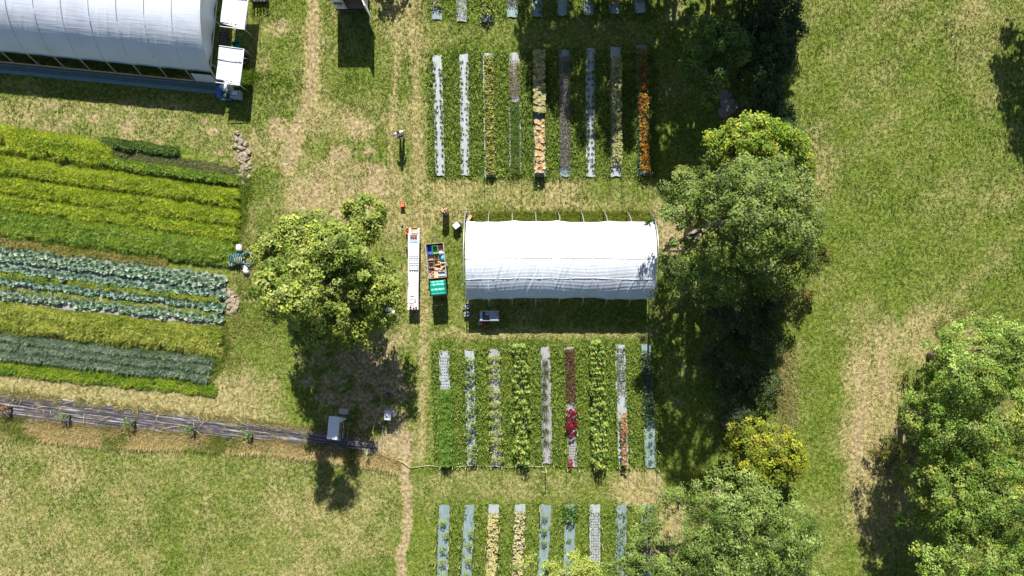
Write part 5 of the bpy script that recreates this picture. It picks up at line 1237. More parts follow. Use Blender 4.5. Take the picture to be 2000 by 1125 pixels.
def long_tables():
    for i, (px, py, nm) in enumerate([(808.5, 472, "upper"), (807.5, 525, "middle"), (806.5, 578, "lower")]):
        x, y, _ = g(px, py, .74); r = empty("trestle_table", (x, y, 0), R(-1))
        tag(r, f"{nm} of three white tables set end to end beside the trailer", "table", "white tables set end to end")
        MB().box((0, 0, .725), (.68, 1.76, .03)).build("tabletop", M['white'], r, bevel=.008)
        for sx in (-1, 1):
            for sy in (-1, 1): MB().tube([(sx * .26, sy * .68, 0), (sx * .28, sy * .74, .71)], .018, 6).build("leg", M['steel'], r, True)
        for sy in (-1, 1): MB().tube([(-.26, sy * .7, .3), (.26, sy * .7, .3)], .012, 5).build("brace", M['steel'], r, True)
    z = .742
    def on(px, py, zz=z): return g(px, py, zz)
    x, y, _ = on(807, 530); b = MB()
    n = 60; V = []; F = []
    for i in range(n):
        for j in range(8):
            u = j / 7 - .5; yy = y + (i / (n - 1) - .5) * 4.9
            V.append((x + u * .66 + .0, yy, z + .012 + .004 * math.sin(i * 1.7 + j) + .003 * math.sin(j * 2.3 + i * .7)))
    for i in range(n - 1):
        for j in range(7): F.append((i * 8 + j, i * 8 + j + 1, i * 8 + 9 + j, i * 8 + 8 + j))
    tag(MB().add(V, F).build("table_cover", M['white_cloth'], None, True), "white cover sheet laid along the three joined tables", "table cover")
    # scalloped white liners
    for k in range(7):
        x, y, _ = on(808, 499 + k * 4.6); V = []; F = []
        for i in range(33):
            a = abs(math.sin(math.pi * i / 8))
            for q, (dy, hh) in enumerate(((.07, .02), (.03, .10), (-.03, .10), (-.07, .02))): V.append((x + (i / 32 - .5) * .6, y + dy, z + .016 + hh * (.35 + .65 * a)))
        for i in range(32):
            for q in range(3): F.append((i * 4 + q, i * 4 + q + 1, i * 4 + 5 + q, i * 4 + 4 + q))
        tag(MB().add(V, F).build("scalloped_liner", M['white'], None, True), f"{ordw(k + 1)} scalloped white liner from the top on the long table", "tray liner", "scalloped liners on the long table")
    def crate(px, py, d, mat, name, label, cat, rz=0.0, zz=z + .017, t=.02, grp=None):
        x, y, _ = on(px, py, zz); return tag(MB().tray((0, 0, 0), d, t).build(name, mat, None, bevel=.004, loc=(x, y, zz), rz=rz), label, cat, grp)
    crate(809.5, 450, (.42, .34, .10), M['pine'], "wooden_tray", "pale wooden tray at the top end of the long table", "tray", .03)
    crate(809, 457, (.38, .13, .12), M['white'], "plastic_tub", "narrow white tub behind the dark punnet row on the table", "tub", .0)
    for k in range(3):
        x, y, _ = on(803.5 + k * 4.6, 462, z); r = empty("punnet", (x, y, z + .017)); tag(r, ["first", "second", "third"][k] + " brown punnet across the long table's upper end", "punnet", "brown punnets on the table")
        MB().tray((0, 0, 0), (.14, .17, .10), .012).build("tub", M['wood'], r)
        pb = MB()
        for q in range(6): pb.lump((RNG.uniform(-.035, .035), RNG.uniform(-.05, .05), .05), (.07, .07, .07), 6, 0, .1, q)
        pb.build("filling", M['orange'] if k == 1 else M['red'], r, True)["kind"] = "stuff"
    x, y, _ = on(808.5, 471, z); tag(MB().box((x, y, z + .03), (.50, .20, .02)).build("blue_folder", M['grey_blue'], None, bevel=.005), "flat grey-blue sheet on the long table below the punnets", "sheet")
    crate(805, 578.5, (.22, .05, .04), M['wood'], "small_dish", "small dark oblong dish on the long table", "dish")
    crate(803.5, 588, (.30, .26, .06), M['white'], "plastic_tub", "white tub near the lower end of the long table", "tub")
    x, y, _ = on(811, 586, z); tag(MB().box((x, y, z + .04), (.13, .22, .06)).build("parcel", M['board'], None, bevel=.006), "grey-brown parcel beside the white tub on the table", "parcel")
    x, y, _ = on(804, 595, z); tag(MB().box((x, y, z + .03), (.26, .14, .03), R(4)).build("chopping_board", M['pine'], None, bevel=.006), "tan board at the lower end of the long table", "board")
    for k, (px, py) in enumerate([(802, 600.5), (808, 602), (813, 600.5)]):
        x, y, _ = on(px, py, z); mb = MB().lathe((x, y, z + .015), [(.055, 0), (.07, .09), (.062, .09), (.045, .02)], 12)
        tag(mb.build("jar_pot", M['purple'], None, True), ["first", "second", "third"][k] + " dark pot at the very end of the long table", "pot", "dark pots at the table's end")
    x, y, _ = g(799, 452); r = empty("red_bag", (x - .03, y, 0)); tag(r, "orange-red bucket on the grass beside the table's upper end", "bucket")
    MB().lathe((0, 0, 0), [(.15, 0), (.19, .30), (.175, .30), (.14, .02)], 14).build("shell", M['orange'], r, True)
    MB().tube([(.19 * math.cos(a), .06 * math.sin(a) * 0, .30 + .12 * math.sin(a)) for a in np.linspace(0, math.pi, 9)], .008, 5).build("handle", M['steel'], r, True)
    x, y, _ = g(797.5, 487); r = empty("dark_bag", (x, y, 0)); tag(r, "small dark bag leaning under the long table's track side", "bag")
    MB().lump((0, 0, 0), (.26, .40, .38), 10, 0, .1, 4).build("body", M['dark'], r, True); MB().tube([(-.05, -.1, .36), (0, 0, .48), (-.05, .1, .36)], .012, 5).build("strap", M['black_metal'], r, True)
long_tables()

def trailer():
    cx, cy, _ = g(854.5, 510); rz = R(5.2)
    r = empty("trailer", (cx, cy, 0), rz); tag(r, "small farm trailer full of crates with a teal tarpaulin at its tail", "trailer")
    w, L, zf, zt = 1.14, 2.16, .48, .92
    MB().box((0, 0, zf), (w, L, .05)).build("bed_floor", M['wood'], r)
    for s in (-1, 1): MB().box((s * w / 2, 0, (zf + zt) / 2), (.035, L, zt - zf)).build("side_board", M['wood'], r); MB().box((s * w / 2, 0, zt + .012), (.05, L + .03, .025)).build("top_rail", M['steel'], r)
    for s in (-1, 1): MB().box((0, s * (L / 2 + .02), (zf + zt) / 2), (w, .035, zt - zf)).build("end_board", M['wood'], r)
    for s in (-1, 1):
        wh = MB().tube([(s * (w / 2 + .05), -.3, .3), (s * (w / 2 - .12), -.3, .3)], .3, 18).build("wheel", M['dark'], r, True)
        MB().tube([(s * (w / 2 + .03), -.3, .3), (s * (w / 2 + .06), -.3, .3)], .16, 12).build("rim", M['steel'], wh)
    MB().tube([(-.3, L / 2, .45), (0, L / 2 + .5, .45), (.3, L / 2, .45)], .03, 6).build("drawbar", M['black_metal'], r, True)
    MB().box((.02, -L / 2 - .62, .50), (.92, 1.0, .06)).build("rear_platform", M['wood'], r, bevel=.01)
    # tall frame with tarpaulin roof
    fx, fy = .02, -L / 2 - .68
    for sx in (-1, 1):
        for sy in (-1, 1): MB().tube([(fx + sx * .44, fy + sy * .42, .5), (fx + sx * .44, fy + sy * .42, 1.6)], .022, 6).build("frame_post", M['black_metal'], r, True)
    V = []; F = []; n = 17; m = 15
    for i in range(n):
        for j in range(m):
            u, v = i / (n - 1) - .5, j / (m - 1) - .5
            e = max(abs(u), abs(v)) * 2
            z = 1.64 - .03 * math.cos(v * 19) - .025 * (u * 2) ** 2 - (0.34 if e > .99 else 0) + .01 * math.sin(u * 23 + v * 7)
            k = 1.0 if e > .99 else .97
            V.append((fx + u * 1.0 * k, fy + v * .96 * k, z))
    for i in range(n - 1):
        for j in range(m - 1): F.append((i * m + j, (i + 1) * m + j, (i + 1) * m + j + 1, i * m + j + 1))
    MB().add(V, F).build("tarpaulin", M['tarp'], r, True)
    MB().box((fx + .46, fy, 1.0), (.02, .86, .9)).build("side_sheet", M['dark'], r); MB().box((fx - .46, fy, 1.0), (.02, .86, .9)).build("side_sheet", M['tarp'], r); MB().box((fx, fy - .46, .95), (.9, .02, .85)).build("tail_sheet", M['dark'], r); MB().tube([(fx - .3, fy - .50, .62), (fx + .3, fy - .50, .62)], .02, 6).build("tail_bar", M['red'], r, True)
    ca, sa = math.cos(rz), math.sin(rz); zb = zf + .03
    def at(x, y): return (cx + ca * x - sa * y, cy + sa * x + ca * y, zb)
    def crate(name, label, cat, x, y, d, mat, a=0.0, t=.02):
        return tag(MB().tray((0, 0, 0), d, t).build(name, mat, None, bevel=.004, loc=at(x, y), rz=rz + a), label, cat)
    crate("plastic_crate", "dark blue crate at the upper end of the trailer", "crate", -.36, .72, (.30, .52, .30), M['blue'])
    o = crate("plastic_crate", "green crate between the blue crate and cardboard in the trailer", "crate", .0, .70, (.33, .52, .34), M['green']); 
    crate("cardboard_box", "open cardboard box against the trailer's hedge-side top corner", "box", .36, .78, (.36, .30, .28), M['card'], .1, .012)
    tag(MB().lump((0, 0, 0), (.36, .30, .38), 9, 0, .15, 6).build("paper_sack", M['sack'], None, True, loc=at(.36, .45), rz=rz), "pale sack below the corner cardboard box in the trailer", "sack")
    tag(MB().lump((0, 0, 0), (.24, .46, .34), 9, 0, .22, 8).build("blue_sheet", M['sky_blue'], None, True, loc=at(.42, .12), rz=rz), "bright blue crumpled sheet on the trailer's hedge side", "sheet")
    crate("cardboard_box", "brown box with flaps in the middle of the trailer's track side", "box", -.30, .22, (.46, .38, .26), M['card'], -.05, .012)
    tag(MB().box((0, 0, .02), (.34, .24, .03)).build("paper_bundle", M['board'], None, bevel=.004, loc=tuple(Vector(at(-.30, .22)) + Vector((0, 0, .02))), rz=rz), "grey paper bundle inside the brown flapped box", "paper")
    crate("wooden_crate", "small slatted wooden crate beside the planks in the trailer", "crate", -.34, -.26, (.34, .36, .26), M['wood'], .03)
    crate("cardboard_box", "dark open box in the centre of the trailer", "box", .04, -.12, (.34, .36, .24), M['card'], .06, .012)
    for k in range(7):
        x, y = RNG.uniform(.05, .5), RNG.uniform(-.55, -.1); q = at(x, y)
        tag(MB().box((0, 0, .05 + .03 * k), (RNG.uniform(.25, .5), .07, .025)).build("plank", M['pine'], None, loc=q, rz=RNG.uniform(-.7, .9)), f"{ordw(k + 1)} loose pale plank from the bottom of the trailer's heap", "plank", "loose planks in the trailer")
    crate("plastic_tray", "blue-grey divided tray at the trailer's lower end", "tray", .24, -.86, (.48, .30, .14), M['grey_blue'])
    for k in range(5):
        q = at(-.40 + .08 * (k % 2) + RNG.uniform(-.02, .02), -.62 - .09 * k); tag(MB().lump((0, 0, 0), (.13, .13, .12), 7, 0, .12, k).build("flower_pot", M['wood'], None, True, loc=q), f"{ordw(k + 1)} brown clay pot from the top in the trailer's lower track-side corner", "pot", "clay pots in the trailer")
    tag(MB().box((0, 0, .04), (.30, .7, .05)).build("pallet_board", M['pine'], None, loc=at(-.08, -.72), rz=rz), "pale board lying beside the clay pots in the trailer", "board")
trailer()

def bucket(name, label, pos, r, h, mat, inner=None, cat="bucket"):
    o = empty(name, pos); tag(o, label, cat)
    MB().lathe((0, 0, 0), [(r * .8, 0), (r, h), (r * .92, h), (r * .75, .03)], 16).build("shell", mat, o, True)
    MB().tube([(r * math.cos(a), 0, h + r * .8 * math.sin(a) * .3) for a in np.linspace(0, math.pi, 9)], .008, 5).build("handle", M['steel'], o, True)
    if inner: MB().lathe((0, 0, 0), [(r * .74, h * .72), (.01, h * .75)], 12).build("contents", inner, o, True)
    return o
# tall round bin stuffed with brown paper
bn = empty("round_bin", g(871, 415)); tag(bn, "tall round bin heaped with brown paper on the grass above the tunnel", "bin")
MB().lathe((0, 0, 0), [(.20, 0), (.23, 1.05), (.215, 1.05), (.19, .05)], 18).build("drum", M['wood'], bn, True)
for k in range(9):
    q = MB().lump((RNG.uniform(-.14, .14), RNG.uniform(-.14, .14), .95 + .04 * (k % 3)), (.22, .18, .22), 7, RNG.uniform(0, 3), .35, k).build("crumpled_paper", M['card'], bn)
sb = empty("plastic_box", g(892.5, 442), R(38)); tag(sb, "white lidded box standing diagonally near the tunnel's corner", "box")
MB().box((0, 0, .26), (.34, .30, .52), top=1.06).build("tub", M['white'], sb, bevel=.02); MB().box((0, 0, .535), (.38, .34, .03)).build("lid", M['white'], sb, bevel=.01)
bucket("bucket", "small pale bucket touching the white lidded box", g(898.5, 438.5), .14, .34, M['grey_blue'], M['dark'])
bucket("bucket", "white round bucket by the tunnel's top corner hoop", g(911.5, 418.5), .13, .42, M['sack'], M['dark'])
o = empty("cardboard_box", g(917.5, 427.5), R(58)); tag(o, "tan closed cardboard box tucked at the tunnel's top corner", "box")
MB().box((0, 0, .30), (.44, .22, .60)).build("carton", M['card'], o, bevel=.005); MB().box((0, 0, .602), (.05, .22, .003)).build("tape", M['pine'], o)
o = empty("plastic_crate", g(787, 401)); tag(o, "small red crate alone on the worn grass above the white table", "crate")
MB().tray((0, 0, 0), (.24, .26, .34), .02).build("shell", M['red'], o, bevel=.006); MB().box((0, 0, .30), (.19, .21, .03)).build("contents", M['orange'], o)
bucket("paint_pot", "tiny white pot on the grass above the table's end", g(785.5, 438.5), .07, .12, M['white'], None, "pot")
bucket("bucket", "white bucket with blue lid stripes at the tunnel's lower corner", g(914.5, 597), .17, .40, M['white'], M['blue'])
bucket("bucket", "cream bucket beside the striped one at the tunnel's lower corner", g(906.5, 601), .11, .36, M['sack'], M['dark'])
o = empty("plastic_crate", g(912, 613), R(4)); tag(o, "white crate with blue bottles on the sunlit rim of the tunnel's shade", "crate")
MB().tray((0, 0, 0), (.36, .26, .30), .02).build("shell", M['white'], o, bevel=.006)
for k in range(3): MB().lathe((-.10 + .10 * k, .02 - .04 * (k % 2), .03), [(.045, 0), (.045, .2), (.015, .27), (.015, .30)], 10, True).build("bottle", M['white'] if k == 0 else M['blue'], o, True)
# work table in the tunnel's shade
o = empty("work_table", g(957, 616)); tag(o, "grey slatted work table standing in the small tunnel's shade", "table")
for k in range(9): MB().box((.02 + .062 * k, 0, .77), (.05, .58, .03)).build("slat", M['grey_blue'], o)
MB().box((-.54, 0, .77), (.16, .58, .03)).build("end_board", M['grey_blue'], o); MB().box((-.24, 0, .62), (.42, .54, .03)).build("basin_floor", M['black_metal'], o)
for s in (-1, 1): MB().box((-.02, s * .30, .76), (1.22, .04, .05)).build("rail", M['steel'], o)
for sx in (-1, 1):
    for sy in (-1, 1): MB().tube([(sx * .55, sy * .26, 0), (sx * .55, sy * .26, .74)], .022, 6).build("leg", M['steel'], o, True)
for k in range(4):
    bx = g(974 + (k % 2), 609 + 5 * k, .0); tag(MB().lathe((bx[0], bx[1], 0), [(.06, 0), (.06, .32), (.02, .42), (.02, .46)], 10, True).build("bottle", M['orange'] if k < 2 else M['white'], None, True), ["topmost orange bottle", "second orange bottle", "upper white bottle", "lowest white bottle"][k] + " lined up at the work table's hedge end", "bottle", "bottles beside the work table")
tag(MB().lathe((0, 0, 0), [(.09, 0), (.13, .10), (.12, .10), (.08, .02)], 14).build("bowl", M['sack'], None, True, loc=tuple(Vector(g(952.5, 611.5)) * 1 + Vector((0, 0, .64)))), "pale bowl standing in the work table's dark basin", "bowl")
o = empty("plastic_crate", g(943.5, 632), R(-8)); tag(o, "red basket on the shaded grass below the work table", "basket")
MB().tray((0, 0, 0), (.34, .34, .24), .02).build("shell", M['red'], o, bevel=.006); MB().lump((.02, -.03, .03), (.24, .2, .14), 8, 0, .15, 2).build("contents", M['red'], o, True)
o = empty("plastic_crate", g(938, 629.5)); tag(o, "blue-white crate beside the red basket in the tunnel's shade", "crate")
MB().tray((0, 0, 0), (.22, .28, .24), .02).build("shell", M['white'], o, bevel=.006); MB().box((0, 0, .12), (.17, .23, .02)).build("contents", M['grey_blue'], o)
# weight hung over the tunnel's side by a strap
x, y, _ = g(955.5, 585, 1.2); o = empty("hanging_bag", (x, y, 0)); tag(o, "white bag hung by a strap from the tunnel's rolled side", "bag")
MB().lump((0, 0, 1.0), (.18, .22, .34), 9, 0, .12, 5).build("sack", M['sack'], o, True); MB().tube([(0, .02, 1.3), (0, .30, 2.06), (0, .95, 2.78)], .02, 5).build("strap", M['grey_blue'], o, True)
x, y, _ = g(945.5, 584.5, 1.0); o = empty("hanging_bag", (x, y, 0)); tag(o, "small brown bag hung beside the white one at the tunnel's side", "bag")
MB().lump((0, 0, .9), (.16, .2, .28), 9, 0, .15, 6).build("sack", M['board'], o, True); MB().tube([(0, .02, 1.15), (0, .22, 1.98)], .015, 5).build("strap", M['board'], o, True)

# shelter with white roof on the mulch film
def shelter():
    r = empty("white_shelter", g(664, 829), R(-5)); tag(r, "small white-roofed stand on the end of the black film", "shelter")
    z = 1.25
    MB().box((-.10, .02, z), (.72, 1.46, .03), ry=R(-5)).build("roof", M['white'], r, bevel=.006)
    for sx in (-1, 1):
        for sy in (-1, 1): MB().tube([(sx * .33 - .06, sy * .66, 0), (sx * .33 - .08, sy * .66, z - .02)], .025, 6).build("post", M['wood'], r, True)
    MB().box((.40, .02, .75), (.03, 1.3, .8), ry=R(14)).build("side_wall", M['board'], r); MB().box((-.06, -.02, .6), (.66, 1.3, .03)).build("shelf", M['wood'], r)
    V = [(.26, .72, z), (.62, .62, .95), (.28, .36, z - .04)]; MB().add(V + [(a, b, c - .02) for a, b, c in V], [(0, 1, 2), (5, 4, 3), (0, 3, 4, 1), (1, 4, 5, 2), (2, 5, 3, 0)]).build("corner_sheet", M['white'], r)
    b = empty("shelf_board", g(676, 799.5), R(-6)); tag(b, "brownish board resting behind the white-roofed stand", "board"); MB().box((0, 0, .75), (.56, .36, .03)).build("top", M['board'], b, bevel=.005)
    for s in (-1, 1): MB().box((s * .2, 0, .36), (.06, .3, .72)).build("leg", M['wood'], b)
    tag(MB().box((0, 0, .5), (.36, .18, .06)).build("white_block", M['grey_blue'], empty_parent := None, bevel=.01, loc=g(664, 854.5), rz=R(-5)), "pale slab at the foot of the white-roofed stand", "slab")
    l = empty("wooden_ladder", g(679, 838), R(-14)); tag(l, "narrow wooden ladder leaning at the stand's side", "ladder")
    for s in (-1, 1): MB().tube([(s * .13, -.75, .05), (s * .10, .55, .55)], .02, 6).build("rail", M['wood'], l, True)
    for k in range(7): MB().tube([(-.13, -.68 + .18 * k, .08 + .07 * k), (.13, -.68 + .18 * k, .08 + .07 * k)], .014, 5).build("rung", M['wood'], l, True)
shelter()
def sink_stand():
    r = empty("sink_stand", g(764, 807), R(-3)); tag(r, "white washing basin stand in the lone tree's shade", "sink")
    MB().tray((-.08, 0, .72), (.42, .58, .14), .02).build("basin", M['white'], r, bevel=.008)
    for sx in (-1, 1):
        for sy in (-1, 1): MB().tube([(-.08 + sx * .17, sy * .24, 0), (-.08 + sx * .17, sy * .24, .72)], .018, 6).build("leg", M['steel'], r, True)
    MB().box((-.06, .36, .6), (.38, .12, .03), R(-12)).build("splash_board", M['board'], r)
    MB().tube([(-.02, .26, .86), (-.02, .26, 1.0), (-.02, .12, 1.0)], .014, 6).build("tap", M['steel'], r, True)
    c = empty("rag_heap", g(769.5, 808, .6)); c.location.z = 0; tag(c, "pink-grey cloth bundle hanging off the washing basin", "cloth"); MB().lump((.0, 0, .5), (.30, .40, .3), 9, .4, .25, 3).build("bundle", M['sack'], c, True)
    tag(MB().lathe((0, 0, 0), [(.05, 0), (.06, .1), (.05, .1), (.04, .02)], 10).build("mug", M['red'], None, True, loc=tuple(Vector(g(764.5, 810, .76)))), "small red mug inside the washing basin", "mug")
    bucket("bucket", "purple bucket at the end of the coiled hose in shade", g(760, 769.5), .17, .36, M['purple'], M['purple'])
sink_stand()
def hose(name, label, pts, mat, r=.022, z=.05, cat="hose"):
    P = [Vector(g(a, b)) for a, b in pts]; out = []
    for i in range(len(P) - 1):
        p0, p1, p2, p3 = P[max(i - 1, 0)], P[i], P[i + 1], P[min(i + 2, len(P) - 1)]
        for k in range(6):
            t = k / 6; out.append(.5 * ((2 * p1) + (p2 - p0) * t + (2 * p0 - 5 * p1 + 4 * p2 - p3) * t * t + (3 * p1 - p0 - 3 * p2 + p3) * t ** 3) + Vector((0, 0, z + RNG.uniform(0, .015))))
    out.append(P[-1] + Vector((0, 0, z)))
    tag(MB().tube(out, r, 6).build(name, mat, None, True), label, cat)
hose("garden_hose", "yellowish hose looping from the purple bucket past the stand", [(755, 775), (753, 768), (747, 768), (746, 780), (743, 795), (738, 808), (731, 830), (729, 843), (732, 862), (740, 880), (752, 890), (768, 896), (786, 902), (800, 913)], M['hose'])
hose("water_pipe", "pale pipe running along the lower ends of the middle beds", [(800, 913), (820, 911), (840, 909), (858, 911), (890, 911), (930, 909), (968, 911), (1000, 912), (1020, 909), (1040, 911), (1062, 911)], M['pipe'], .017)
hose("grey_pole", "pale pole lying from the basin to the path", [(749, 830), (746, 855), (744, 884)], M['board'], .02, .06, "pole")
hose("garden_hose", "short yellow-green hose hanging from the washing basin", [(760, 806), (754, 809), (749, 815), (744, 822)], M['hose'], .02)
# white sacks with coiled straps by the field
def sacks():
    for k, (px, py, d, rz, lb) in enumerate([(468, 485, (.40, .46, .22), .0, "topmost white sack beside the coiled teal hoses"), (453, 514, (.42, .48, .26), .1, "white sack on the field side of the teal hoses"), (481, 527, (.38, .66, .22), .35, "long white sack below the coiled teal hoses")]):
        r = empty("white_sack", g(px, py), rz); tag(r, lb, "sack", "white sacks by the field"); MB().lump((0, 0, 0), d, 12, 0, .26, k + 3).build("bag", M['sack'], r, True)
        MB().tube([(d[0] * .3, -d[1] * .1, d[2] * .8), (d[0] * .42, .05, d[2] * .95)], .03, 5).build("knot", M['sack'], r, True)
    for k, (px, py, rr, mt, lb) in enumerate([(461, 505, .42, 'hose_teal', "teal hose coil standing between the white sacks, nearest the field"), (471, 507, .50, 'hose_teal', "teal hose coil in the middle of the white sacks"), (485, 505, .46, 'hose_teal', "teal hose coil on the track side of the white sacks"), (472, 509, .30, 'pipe', "thin tan hose coil among the teal coils")]):
        x, y, _ = g(px, py); pts = []
        for i in range(76):
            a = i * 2 * math.pi / 18; q = rr * (.7 + .3 * ((i * 7) % 11) / 11)
            if k == 2: pts.append((x + q * math.cos(a), y + q * math.sin(a), .06 + .003 * i))
            else: pts.append((x + (i - 38) * .008, y + .8 * q * math.cos(a), .30 + q * .6 * math.sin(a)))
        tag(MB().tube(pts, .028, 6).build("hose_coil", M[mt], None, True), lb, "hose coil", "hose coils by the white sacks")
sacks()
# things at the big greenhouse's lower corner
o = empty("white_sack", g(444, 172), .2); tag(o, "crumpled white sack heap at the greenhouse's lower corner", "sack"); MB().lump((0, 0, 0), (.75, .6, .5), 12, 0, .2, 9).build("bag", M['sack'], o, True); MB().lump((.2, -.25, .02), (.5, .4, .4), 10, .3, .2, 10).build("bag", M['sack'], o, True)
o = empty("blue_tarp", g(432, 182), .1); tag(o, "bundled dark blue tarpaulin at the end of the greenhouse's foot cover", "tarpaulin"); MB().lump((0, 0, 0), (.5, .85, .4), 12, 0, .22, 12).build("bundle", M['blue'], o, True)
o = empty("wire_cart", g(446, 190)); tag(o, "green tubular cart frame in shade beside the greenhouse corner", "cart")
for z in (.25, .55):
    for a, b in (((-.3, -.28), (.3, -.28)), ((.3, -.28), (.3, .28)), ((.3, .28), (-.3, .28)), ((-.3, .28), (-.3, -.28))): MB().tube([(*a, z), (*b, z)], .02, 6).build("rail", M['hose_teal'], o, True)
for a in ((-.3, -.28), (.3, -.28), (.3, .28), (-.3, .28)): MB().tube([(*a, .0), (*a, .58)], .02, 6).build("upright", M['hose_teal'], o, True)
MB().box((0, 0, .24), (.58, .54, .02)).build("tray", M['tarp'], o); MB().lump((0, .02, .25), (.4, .4, .2), 9, 0, .3, 2).build("load", M['dark'], o, True)
o = empty("metal_crate", g(465.5, 188), R(-4)); tag(o, "silver box with dark framed lid at the greenhouse corner", "box")
MB().box((0, 0, .28), (.62, .50, .56)).build("body", M['grey_blue'], o, bevel=.02); MB().box((.0, .04, .575), (.46, .34, .03)).build("lid", M['white'], o, bevel=.01)
for a, b in (((-.22, -.12), (.22, -.12)), ((-.22, .2), (.22, .2)), ((-.22, -.12), (-.22, .2)), ((.22, -.12), (.22, .2))): MB().tube([(*a, .6), (*b, .6)], .016, 5).build("lid_bar", M['black_metal'], o, True)
bucket("dark_tub", "black round tub beyond the lower door flap's edge", g(478, 118), .34, .35, M['dark'], M['dark'], "tub")
o = empty("green_crate", g(464, 88), .4); tag(o, "dark green crate showing between the two door flaps", "crate"); MB().tray((0, 0, 0), (.5, .34, .3), .02).build("shell", M['tarp'], o)
o = empty("wooden_pallet", g(436, 74), -.1); tag(o, "dark slatted pallet on the earth between the door flaps", "pallet")
for k in range(5): MB().box((0, -.36 + .18 * k, .12), (.6, .11, .02)).build("slat", M['black_metal'], o)
for s in (-1, 0, 1): MB().box((s * .26, 0, .055), (.08, .85, .11)).build("bearer", M['black_metal'], o)
o = empty("steel_rack", g(509, -3)); tag(o, "dark steel rack cut off by the picture's upper edge beside the greenhouse", "rack")
for k in range(5): MB().box((-.42 + .21 * k, 0, .5), (.09, .5, .5)).build("canister", M['white'] if k % 2 else M['sack'], o, bevel=.02)
MB().box((0, 0, .22), (1.1, .6, .04)).build("shelf", M['black_metal'], o)
for sx in (-1, 1):
    for sy in (-1, 1): MB().tube([(sx * .52, sy * .28, 0), (sx * .52, sy * .28, .8)], .025, 6).build("post", M['black_metal'], o, True)
# white bags under the lone tree's edge
for k, (px, py, d, lb) in enumerate([(760, 604, (.45, .35, .3), "white bag half hidden under the lone tree's crown"), (770, 611, (.26, .42, .28), "pale bag at the sunny rim of the lone tree's shade")]):
    o = empty("white_sack", g(px, py), .4 * k); tag(o, lb, "sack", "bags under the lone tree"); MB().lump((0, 0, 0), d, 10, 0, .2, 20 + k).build("bag", M['sack'], o, True)
# young guarded trees along the film
def sapling(px, py, lb, h, dead=False):
    h *= .72; r = empty("young_tree", g(px, py)); tag(r, lb, "young tree", "young trees along the mulch film")
    MB().tube([(0, 0, 0), (.01, .02, h * .5), (-.02, 0, h)], [.022, .018, .012], 6).build("trunk", M['bark'], r, True)
    MB().lathe((0, 0, 0), [(.07, 0), (.10, h * .9), (.09, h * .9), (.06, .02)], 10).build("guard", M['dark'], r, True)
    n = 80; P = RNG.normal(0, 1, (n, 3)) * [.19, .15, .14] + [-.20, .04, h * .95]; Nn = nrm(RNG.normal(0, .5, (n, 3)) + [0, 0, .7]); L = RNG.uniform(.1, .17, n)
    pal = [lin(170, 120, 50), lin(140, 96, 46)] if dead else [lin(136, 170, 90), lin(104, 140, 66)]
    link("crown", leaf_mesh("crown", P, Nn, L, L * .5, pick(pal, n), M['leaf']), r)
sapling(24, 796, "withered brown sapling at the film's far end", 1.0, True)
sapling(138, 812, "guarded green sapling second along the film from the field's outer edge", .95)
sapling(265, 824, "guarded green sapling third along the black film", .95)
sapling(382, 836, "guarded green sapling fourth along the black film", .95)
sapling(493, 848, "dark-guarded sapling fifth along the black film", .85)
o = empty("flowering_plant", g(720, 884)); tag(o, "pale flowering stem beside the black film's shaded end", "plant"); MB().tube([(0, 0, 0), (0, .02, .7)], .012, 5).build("stem", M['bamboo'], o)
n = 26; link("flower_heads", leaf_mesh("flower_heads", RNG.normal(0, 1, (n, 3)) * [.07, .2, .1] + [0, 0, .7], nrm(RNG.normal(0, .4, (n, 3)) + [0, 0, .8]), .12, .08, pick([lin(214, 220, 170), lin(180, 196, 120)], n), M['petal']), o)
# rocks in the hedge gap
for k, (px, py, d, lb) in enumerate([(1412, 188, (1.0, .8, .35), "grey rock showing below the shaded round tree"), (1424, 206, (.9, 1.1, .4), "second grey rock below the shaded round tree"), (1414, 220, (.8, .7, .3), "lowest grey rock above the yellow-green tree"), (1432, 818, (1.5, .9, .5), "big grey rock in the lower hedge gap"), (1452, 806, (.9, .7, .4), "smaller grey rock beside the big one in the lower gap"), (1420, 830, (.8, .6, .35), "low grey rock at the lower edge of the gap")]):
    tag(MB().lump((0, 0, 0), d, 12, 0, .2, 40 + k).build("rock", M['rock'], None, False, loc=tuple(Vector(g(px, py)) + Vector((0, 0, -.1))), rz=k * 1.1), lb, "rock", "grey rocks in the hedge")

